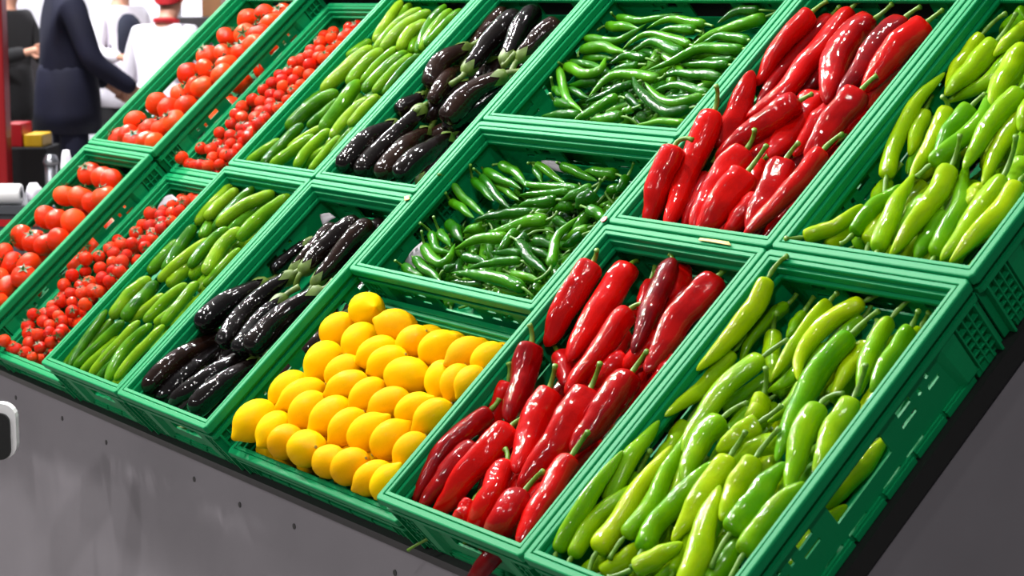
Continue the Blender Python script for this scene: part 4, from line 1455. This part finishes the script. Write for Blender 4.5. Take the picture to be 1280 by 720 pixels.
mb = MB()
mb.box(-24, 8, -6, 16, -0.05, 0.0)
tag(mb.build('floor', M2['floor']), 'grey hall floor', None, None, 'structure')
hall_box('wall_back', -900, 700, 16.5, 0, 4.5, 0.1, M2['white_wall'], 'white hall wall behind the people', None, 'structure')
cnt = hall_box('serving_counter', -20, 60, 13.6, 0, 1.27, 0.6, M2['dark_wood'], 'dark serving counter behind the person in the black jacket', 'counter')
cn2 = hall_box('serving_counter', 206, 330, 14.2, 0, 1.36, 0.6, M2['dark_wood'], 'dark serving counter behind the person in the red cap', 'counter')
hall_box('back_pillar', 220, 223, 15.8, 0, 3.2, 0.25, M2['dark_wood'], 'narrow dark pillar beside the white wall panel', 'pillar')
hall_box('cardboard_box', 254, 278, 14.3, 1.36, 1.62, 0.3, M2['card'], 'brown cardboard box on the dark serving counter', 'box')
hall_box('red_post', -12, 5, 9.0, 0, 2.6, 0.1, M2['red'], 'tall red post at the edge of the aisle', 'post')
lowc = hall_box('checkout_table', -14, 54, 9.2, 0, 0.80, 0.3, M2['black'], 'black low table carrying a red and a yellow box', 'table')
hall_box('red_box', 2, 25, 9.25, 0.80, 0.91, 0.2, M2['red'], 'red box on the black low table', 'box')
hall_box('yellow_box', 27, 50, 9.25, 0.80, 0.86, 0.2, M2['yellow'], 'flat yellow box on the black low table', 'box')


def at_floor(px, dist):
    p = at_depth(px, 100, dist)
    p[2] = 0
    return p


p = at_floor(60, 9.0)
bar = bpy.data.objects.new('barrier_post', None)
COL.objects.link(bar)
bar.location = p
tag(bar, 'slim steel barrier post beside the man in the navy suit', 'post')
mb = MB()
mb.tube([(0, 0, 0.01), (0, 0, .74)], .028, 14)
mb.build('pole', M2['chrome'], bar, None, True)
mb = MB()
mb.tube([(0, 0, .74), (0, 0, .755), (0, 0, .785)], [.034, .036, .02], 14)
mb.build('cap', M2['chrome'], bar, None, True)
mb = MB()
mb.tube([(0, 0, 0), (0, 0, .012), (0, 0, .02)], [.15, .15, .03], 20)
mb.build('foot_plate', M2['chrome'], bar, None, True)

# slate cabinet with paper roll and bags just beyond the tomato crates
cab = bpy.data.objects.new('side_cabinet', None)
COL.objects.link(cab)
cp = at_floor(20, 5.95)
cab.matrix_world = Matrix(((RH[0], FH[0], 0, cp[0]), (RH[1], FH[1], 0, cp[1]), (0, 0, 1, 0), (0, 0, 0, 1)))
tag(cab, 'slate grey side cabinet with a red stripe beyond the tomato crates', 'cabinet')
mb = MB()
mb.box(-.30, .24, -.18, .22, 0, .86)
mb.build('body', M2['slate'], cab)
mb = MB()
mb.box(-.31, .25, -.19, .23, .862, .885)
mb.build('top', M2['slate'], cab)
mb = MB()
mb.box(-.302, .242, -.1835, -.1805, .825, .845)
mb.build('stripe', M2['red'], cab)
zc_ = .8855
rp = at_depth(10, 245, 5.85)
mb = MB()
k = 20
prof_ = [(-.12, .010), (-.12, .031), (.036, .031), (.040, .029), (.040, .012), (.030, .010)]
vv, ff = [], []
for x, r_ in prof_:
    for j in range(k):
        a = 2 * math.pi * j / k
        vv.append((x, r_ * math.cos(a), r_ * math.sin(a)))
for i in range(len(prof_)):
    i2 = (i + 1) % len(prof_)
    for j in range(k):
        ff.append((i * k + j, i2 * k + j, i2 * k + (j + 1) % k, i * k + (j + 1) % k))
mb.add(vv, ff)
roll = mb.build('paper_roll', M2['white'], None, None, True)
roll.matrix_world = Matrix(((RH[0], FH[0], 0, rp[0]), (RH[1], FH[1], 0, rp[1]), (0, 0, 1, zc_ + .0312), (0, 0, 0, 1)))
tag(roll, 'white paper roll lying on the slate side cabinet', 'paper roll')
mb = MB()
mb.tube([(-.121, 0, 0), (.0415, 0, 0)], .0115, 16)
mb.build('roll_core', M2['slate'], roll, None, True)


def bag(px, dist, z0, w, h, label, seed):
    rg = np.random.default_rng(seed)
    seg, rings = 18, 10
    v, f = [], []
    for i in range(rings):
        t = i / (rings - 1)
        rr = w * (0.9 * math.sin(math.pi * (0.22 + 0.68 * t)) ** .7)
        for j in range(seg):
            a = 2 * math.pi * j / seg
            q = rr * (1 + .16 * math.sin(3 * a + 5 * t + seed) + .08 * rg.normal())
            v.append((q * math.cos(a), q * .75 * math.sin(a), h * t))
    for i in range(rings - 1):
        for j in range(seg):
            f.append((i * seg + j, i * seg + (j + 1) % seg, (i + 1) * seg + (j + 1) % seg, (i + 1) * seg + j))
    f.append(tuple(range(seg - 1, -1, -1)))
    f.append(tuple((rings - 1) * seg + j for j in range(seg)))
    me = pyd('plastic_bag', v, f)
    p = at_depth(px, 100, dist)
    o = link('plastic_bag', me, M2['bag'], None, (p[0], p[1], z0), True)
    tag(o, label, 'bag')


bag(38, 5.9, .8855, .034, .055, 'small crumpled white bag beside the paper roll on the slate cabinet', 3)
bag(80, 5.95, .8855, .030, .15, 'tall crumpled white bag standing on the slate cabinet', 8)

# ------------------------------------------------------------------ chair whose backrest shows in front of the grey panel
ch = bpy.data.objects.new('chair', None)
COL.objects.link(ch)
c0 = at_depth(-104, 538, 4.05)
ch.matrix_world = Matrix(((RH[0], FH[0], 0, c0[0]), (RH[1], FH[1], 0, c0[1]), (0, 0, 1, 0), (0, 0, 0, 1)))
tag(ch, 'low-backed chair with black pad and white rim in front of the grey panel', 'chair')
zb = c0[2]


def rounded_slab(w, h, y0, y1, rad, mbuf, cz):
    pts = []
    for sx, sz, a0 in ((1, 1, 0), (-1, 1, 90), (-1, -1, 180), (1, -1, 270)):
        for i in range(6):
            a = math.radians(a0 + i * 18)
            pts.append((sx * (w - rad) + rad * math.cos(a), sz * (h - rad) + rad * math.sin(a)))
    n = len(pts)
    v = [(x, y0, cz + z) for x, z in pts] + [(x, y1, cz + z) for x, z in pts]
    f = [tuple(range(n)), tuple(range(2 * n - 1, n - 1, -1))] + [(i, n + i, n + (i + 1) % n, (i + 1) % n) for i in range(n)]
    mbuf.add(v, [tuple(reversed(q)) for q in f])


mb = MB()
rounded_slab(.205, .058, -.012, .012, .030, mb, zb)
o = mb.build('backrest', M2['white'], ch)
mb = MB()
rounded_slab(.194, .048, -.020, -.0122, .020, mb, zb - .009)
mb.build('back_pad', M2['pad'], o)
mb = MB()
rounded_slab(.14, .15, -.015, .015, .05, mb, 0)
seat = MB()
seat.add([(x, z - .17, .41 + y) for x, y, z in mb.v], mb.f)
seat.build('seat', M2['pad'], ch)
for sx in (-1, 1):
    mb = MB()
    mb.tube([(sx * .10, .0, .425), (sx * .10, .016, zb - .04)], .009, 8)
    mb.build('back_post', M2['white'], ch, None, True)
    for y in (-.29, -.05):
        mb = MB()
        mb.tube([(sx * .12, y, .40), (sx * .13, y * 1.05, 0.0)], .011, 8)
        mb.build('leg', M2['white'], ch, None, True)

# ------------------------------------------------------------------ people


def skin_mesh(name, verts, edges, radii, root, sub=2):
    me = bpy.data.meshes.new(name)
    me.from_pydata([tuple(v) for v in verts], edges, [])
    o = bpy.data.objects.new(name + '_rig', me)
    COL.objects.link(o)
    md = o.modifiers.new('skin', 'SKIN')
    md.use_smooth_shade = True
    if not me.skin_vertices:
        bmm = bmesh.new()
        bmm.from_mesh(me)
        bmm.verts.layers.skin.verify()
        bmm.to_mesh(me)
        bmm.free()
    for i, d in enumerate(me.skin_vertices[0].data):
        d.radius = radii[i] if isinstance(radii[i], tuple) else (radii[i], radii[i])
        d.use_root = (i == root)
    ss = o.modifiers.new('sub', 'SUBSURF')
    ss.levels = sub
    ss.render_levels = sub
    dg = bpy.context.evaluated_depsgraph_get()
    out = bpy.data.meshes.new_from_object(o.evaluated_get(dg))
    bpy.data.objects.remove(o, do_unlink=True)
    out.name = name
    out.materials.clear()
    out.polygons.foreach_set('use_smooth', [True] * len(out.polygons))
    return out


def person(px, dist, face, height, arms, top_mat, leg_mat, label, top_name='jacket', hat=None, collar=None, vest=None, lean=0.0):
    """face: world direction the person looks; arms: (elbow, wrist) offsets per side in body space (x right, y forward, z up)"""
    root = bpy.data.objects.new('person', None)
    COL.objects.link(root)
    p = at_floor(px, dist)
    fc = np.array([face[0], face[1], 0.0])
    fc /= np.linalg.norm(fc)
    rgt = np.array([fc[1], -fc[0], 0])
    k = height / 1.76
    root.matrix_world = Matrix(((rgt[0] * k, fc[0] * k, 0, p[0]), (rgt[1] * k, fc[1] * k, 0, p[1]), (0, 0, k, 0), (0, 0, 0, 1)))
    tag(root, label, 'person')
    ln = lambda z: lean * max(0, z - .95)
    J = {'pelvis': (0, 0, .97), 'spine': (0, ln(1.15), 1.15), 'chest': (0, ln(1.32) + .01, 1.32), 'nb': (0, ln(1.46), 1.46), 'neck': (0, ln(1.52) + .015, 1.525),
         'jaw': (0, ln(1.58) + .05, 1.59), 'crown': (0, ln(1.67) + .03, 1.68)}
    for s, w in ((-1, 'l'), (1, 'r')):
        sh = np.array([s * .175, ln(1.42), 1.42])
        el = sh + np.array(arms[w][0])
        wr = sh + np.array(arms[w][1])
        J['sh' + w], J['el' + w], J['wr' + w] = sh, el, wr
        d = wr - el
        d = d / np.linalg.norm(d)
        J['hd' + w] = wr + d * .075
        J['hip' + w] = (s * .09, 0, .93)
        J['kn' + w] = (s * .10, .02, .51)
        J['an' + w] = (s * .10, -.02, .09)
        J['toe' + w] = (s * .115, .13, .035)
    J['hem'] = (0, -.005, .80)
    rad = {'hem': .135, 'pelvis': .125, 'spine': .115, 'chest': .14, 'nb': .075, 'neck': .054, 'jaw': .074, 'crown': .082}
    for w in 'lr':
        rad.update({'sh' + w: .056, 'el' + w: .042, 'wr' + w: .029, 'hd' + w: .033, 'hip' + w: .082, 'kn' + w: .056, 'an' + w: .038, 'toe' + w: .032})

    def skel(names, edges, grow, name):
        ix = {n: i for i, n in enumerate(names)}
        return skin_mesh(name, [J[n] for n in names], [(ix[a], ix[b]) for a, b in edges], [rad[n] + grow.get(n, grow['*']) for n in names], ix['pelvis'] if 'pelvis' in ix else 0)
    allj = [n for n in J if n != 'hem']
    E = [('pelvis', 'spine'), ('spine', 'chest'), ('chest', 'nb'), ('nb', 'neck'), ('neck', 'jaw'), ('jaw', 'crown')]
    for w in 'lr':
        E += [('chest', 'sh' + w), ('sh' + w, 'el' + w), ('el' + w, 'wr' + w), ('wr' + w, 'hd' + w), ('pelvis', 'hip' + w), ('hip' + w, 'kn' + w), ('kn' + w, 'an' + w), ('an' + w, 'toe' + w)]
    body = skel(allj, E, {'*': -0.006, 'jaw': 0, 'crown': 0, 'neck': 0, 'pelvis': -.05, 'spine': -.04, 'chest': -.03, 'hipl': -.03, 'hipr': -.03}, 'body')
    # fingers, nose, ears added to the same mesh
    mb = MB()
    for s, w in ((-1, 'l'), (1, 'r')):
        h = np.array(J['hd' + w])
        d = h - np.array(J['wr' + w])
        d /= np.linalg.norm(d)
        side = np.cross(d, [s, 0, 0.2])
        side /= np.linalg.norm(side)
        inn = np.cross(side, d)
        for q, L in ((-1.5, .060), (-.5, .072), (.5, .076), (1.5, .066)):
            b0 = h + side * q * .017
            mb.tube([b0 - d * .02, b0 + d * L * .45 + inn * .004, b0 + d * L * .8 + inn * .014, b0 + d * L + inn * .026], [.010, .009, .008, .005], 7)
        t0 = h - d * .045 + side * .026
        mb.tube([t0 - side * .01, t0 + side * .018 + d * .02, t0 + side * .02 + d * .052], [.012, .010, .006], 7)
    cj = np.array(J['jaw'])
    mb.tube([cj + [0, .06, .055], cj + [0, .088, .02], cj + [0, .098, .008], cj + [0, .078, -.002]], [.006, .011, .012, .008], 8)
    for s in (-1, 1):
        mb.tube([cj + [s * .070, -.02, .015], cj + [s * .086, -.028, .04], cj + [s * .080, -.022, .062]], [.008, .014, .008], 8)
    mb.tube([cj + [-.026, .072, -.026], cj + [0, .080, -.027], cj + [.026, .072, -.026]], [.004, .0075, .004], 6)
    b = len(body.vertices)
    vs = [v.co[:] for v in body.vertices] + mb.v
    fs = [tuple(q.vertices) for q in body.polygons] + [tuple(i + b for i in q) for q in mb.f]
    bm_ = pyd('body', vs, fs)
    bm_.polygons.foreach_set('use_smooth', [True] * len(bm_.polygons))
    bo = link('body', bm_, M2['skin'], root)
    for s in (-1, 1):
        mb = MB()
        c_ = cj + [s * .030, .066, .048]
        mb.tube([c_ + [0, -.008, 0], c_ + [0, .004, 0], c_ + [0, .010, 0]], [.009, .011, .004], 10)
        ey = mb.build('eye', M2['eye'], bo, None, True)
        mb = MB()
        mb.tube([c_ + [0, .008, 0], c_ + [0, .0115, 0]], [.0045, .003], 8)
        mb.build('pupil', M2['pupil'], ey, None, True)
    # hair or cap: shell over the crown
    cr = np.array(J['crown'])

    def shell(zcut, grow, back):
        v, f = [], []
        seg, rings = 20, 9
        for i in range(rings):
            a = (math.pi * .62) * i / (rings - 1)
            for j in range(seg):
                t = 2 * math.pi * j / seg
                low = 1.0 + back * max(0, -math.sin(t))
                z = math.cos(a * low)
                r_ = math.sin(min(a * low, 1.75))
                v.append(cr + np.array([.086 * grow * r_ * math.cos(t), .102 * grow * r_ * math.sin(t) - .006, .095 * grow * z + zcut]))
        for i in range(rings - 1):
            for j in range(seg):
                f.append((i * seg + j, (i + 1) * seg + j, (i + 1) * seg + (j + 1) % seg, i * seg + (j + 1) % seg))
        return v, f
    v, f = shell(-.005, 1.0, .35)
    mb = MB()
    mb.add(v, f)
    mb.build('hair', M2['hair'], root, None, True)
    if hat:
        v, f = shell(.0, 1.10, .25)
        mb = MB()
        mb.add(v, f)
        co = mb.build('cap', hat, root, None, True)
        mb = MB()
        vv, ff = [], []
        for i in range(9):
            t = math.radians(20 + i * 17.5)
            for q in (.09, .165):
                for dz in (0, .006):
                    vv.append(cr + np.array([q * .98 * math.cos(t), q * 1.15 * math.sin(t), -.004 + dz - (q - .09) * .2]))
        for i in range(8):
            a = i * 4
            ff += [(a + 1, a + 3, a + 7, a + 5), (a, a + 4, a + 6, a + 2), (a + 2, a + 6, a + 7, a + 3)]
        mb.add(vv, ff)
        mb.build('brim', hat, co, None, True)
    # clothes
    tj = ['pelvis', 'spine', 'chest', 'nb', 'shl', 'ell', 'wrl', 'shr', 'elr', 'wrr']
    te = [('pelvis', 'spine'), ('spine', 'chest'), ('chest', 'nb')]
    for w in 'lr':
        te += [('chest', 'sh' + w), ('sh' + w, 'el' + w), ('el' + w, 'wr' + w)]
    jk = link(top_name, skel(tj, te, {'*': .016, 'nb': .004, 'wrl': .014, 'wrr': .014, 'pelvis': .032, 'spine': .026, 'hem': .022}, top_name), top_mat, root)
    mb = MB()
    mb.tube([(0, -.004, .80), (0, -.002, .90), (0, 0, 1.0), (0, ln(1.1), 1.10), (0, ln(1.16), 1.16)], [.168, .166, .160, .148, .12], 18)
    mb.build('hem', top_mat, jk, None, True)
    if vest:
        link('vest', skel(['pelvis', 'spine', 'chest', 'nb'], [('pelvis', 'spine'), ('spine', 'chest'), ('chest', 'nb')], {'*': .034, 'nb': .016}, 'vest'), vest, root)
    lj = ['pelvis', 'hipl', 'knl', 'anl', 'hipr', 'knr', 'anr']
    link('trousers', skel(lj, [('pelvis', 'hipl'), ('hipl', 'knl'), ('knl', 'anl'), ('pelvis', 'hipr'), ('hipr', 'knr'), ('knr', 'anr')],
                          {'*': .014, 'pelvis': -.05, 'hipl': .0, 'hipr': .0, 'anl': .028, 'anr': .028}, 'trousers'), leg_mat, root)
    for w in 'lr':
        a_, t_ = np.array(J['an' + w]), np.array(J['toe' + w])
        mb = MB()
        mb.tube([a_ + [0, -.05, -.055], a_ + [0, -.02, -.045], (a_ + t_) / 2 + [0, .01, -.012], t_ + [0, 0, .004], t_ + [0, .04, -.002]], [.026, .042, .044, .036, .018], 12)
        mb.build('shoe', M2['shoe'], root, None, True)
    if collar:
        mb = MB()
        n0 = np.array(J['nb'])
        ring = []
        for j in range(21):
            t = 2 * math.pi * j / 20
            ring.append(n0 + np.array([.066 * math.cos(t), .070 * math.sin(t) + .004, .042 + .008 * math.sin(t + math.pi)]))
        mb.tube(ring, .016, 8)
        mb.build('collar', collar, root, None, True)
    return root, J, k, rgt, fc, p


DOWN = {'l': ((-.05, -.02, -.28), (-.07, .04, -.53)), 'r': ((.05, -.02, -.28), (.07, .04, -.53))}
# man in the navy suit, side on, forearm reaching forward
person(84, 10.0, RH * .92 + FH * .40, 1.80, {'l': ((-.05, .06, -.27), (-.03, .25, -.40)), 'r': ((.05, .08, -.27), (.04, .29, -.41))},
       M2['navy'], M2['navy'], 'man in a navy suit standing side-on beyond the tomato crates', 'suit_jacket', None, M2['shirt'])
# person in white with red cap, seen from behind
person(198, 10.9, FH * .95 + RH * .25, 1.60, {'l': ((-.08, .02, -.26), (-.10, .14, -.46)), 'r': ((.09, .04, -.25), (.08, .2, -.40))},
       M2['shirt'], M2['black'], 'person in a white shirt and red cap with their back turned', 'shirt', M2['cap'], M2['cap'], None, .25)
# person in a dark vest further back
r3 = person(152, 13.2, -FH * .6 + RH * .7, 1.72, {'l': ((-.06, .04, -.26), (-.02, .24, -.28)), 'r': ((.06, .04, -.26), (.03, .25, -.28))},
            M2['shirt'], M2['black'], 'person in a dark vest over a white shirt holding an orange tub', 'shirt', None, None, M2['navy2'])
r4 = person(10, 11.9, RH * .8 - FH * .4, 1.70, {'l': ((-.05, .08, -.25), (.02, .28, -.20)), 'r': ((.05, .08, -.25), (-.02, .29, -.20))},
            M2['black'], M2['black'], 'person in a black jacket holding a beige paper bag', 'jacket')


def held(rp, name, mat, label, cat, fwd_off, z, w, h):
    root, J, k, rgt, f, p = rp
    c = p + f * fwd_off * k
    mb = MB()
    v, ff = [], []
    seg = 14
    for t, r_ in ((0, .75), (.05, .8), (.5, .92), (1, 1.0), (1.0, .9), (.1, .7)):
        for j in range(seg):
            a = 2 * math.pi * j / seg
            v.append((w * r_ * math.cos(a), w * .7 * r_ * math.sin(a), h * t))
    for i in range(5):
        for j in range(seg):
            ff.append((i * seg + j, i * seg + (j + 1) % seg, (i + 1) * seg + (j + 1) % seg, (i + 1) * seg + j))
    ff.append(tuple(range(seg - 1, -1, -1)))
    ff.append(tuple(5 * seg + j for j in range(seg)))
    mb.add(v, ff)
    o = mb.build(name, mat, None, (c[0], c[1], z), True)
    tag(o, label, cat)


held(r3, 'food_tub', M2['orange'], 'orange tub in the hands of the person in the dark vest', 'tub', .36, 1.08, .07, .09)
held(r4, 'paper_bag', M2['beige'], 'beige paper bag held by the person in the black jacket', 'bag', .40, 1.06, .10, .24)

# ------------------------------------------------------------------ leave out buried fruit that nothing shows, here or from a step aside
from mathutils.bvhtree import BVHTree
bpy.context.view_layer.update()
VV, FF, OWN, nv = [], [], [], 0
tri_cache = {}
for ob in COL.objects:
    if ob.type != 'MESH' or len(ob.data.polygons) > 9000:
        continue
    me = ob.data
    if me.name not in tri_cache:
        co = np.empty(len(me.vertices) * 3, np.float32)
        me.vertices.foreach_get('co', co)
        me.calc_loop_triangles()
        tr = np.empty(len(me.loop_triangles) * 3, np.int32)
        me.loop_triangles.foreach_get('vertices', tr)
        tri_cache[me.name] = (co.reshape(-1, 3), tr.reshape(-1, 3))
    co, tr = tri_cache[me.name]
    mw = np.array(ob.matrix_world)
    VV.append(co @ mw[:3, :3].T + mw[:3, 3])
    FF.append(tr + nv)
    top = ob
    while top.parent:
        top = top.parent
    OWN += [top.name] * len(tr)
    nv += len(co)
bvh = BVHTree.FromPolygons(np.vstack(VV).tolist(), np.vstack(FF).tolist(), all_triangles=True)
seen = set()
camR, camD, camF = A @ R[0], A @ R[1], A @ R[2]
aim = W((-0.4, 0.5, -0.03))
for off, step in ((np.zeros(3), 2.5), (RH * 0.4, 5.0), (RH * -0.4, 5.0), (ZUP * 0.3, 5.0)):
    org = Vector(cw + off)
    q = Vector(aim - cw).rotation_difference(Vector(aim - cw - off)).to_matrix()
    qR, qD, qF = (q @ Vector(t) for t in (camR, camD, camF))
    for yy in np.arange(1, 720, step):
        row = qF + qD * ((yy - 360) / F_PX)
        for xx in np.arange(1, 1280, step):
            idx = bvh.ray_cast(org, row + qR * ((xx - 640) / F_PX))[2]
            if idx is not None:
                seen.add(OWN[idx])
for o in BURIED:
    if o.name not in seen:
        for f in [o] + list(o.children_recursive):
            bpy.data.objects.remove(f, do_unlink=True)
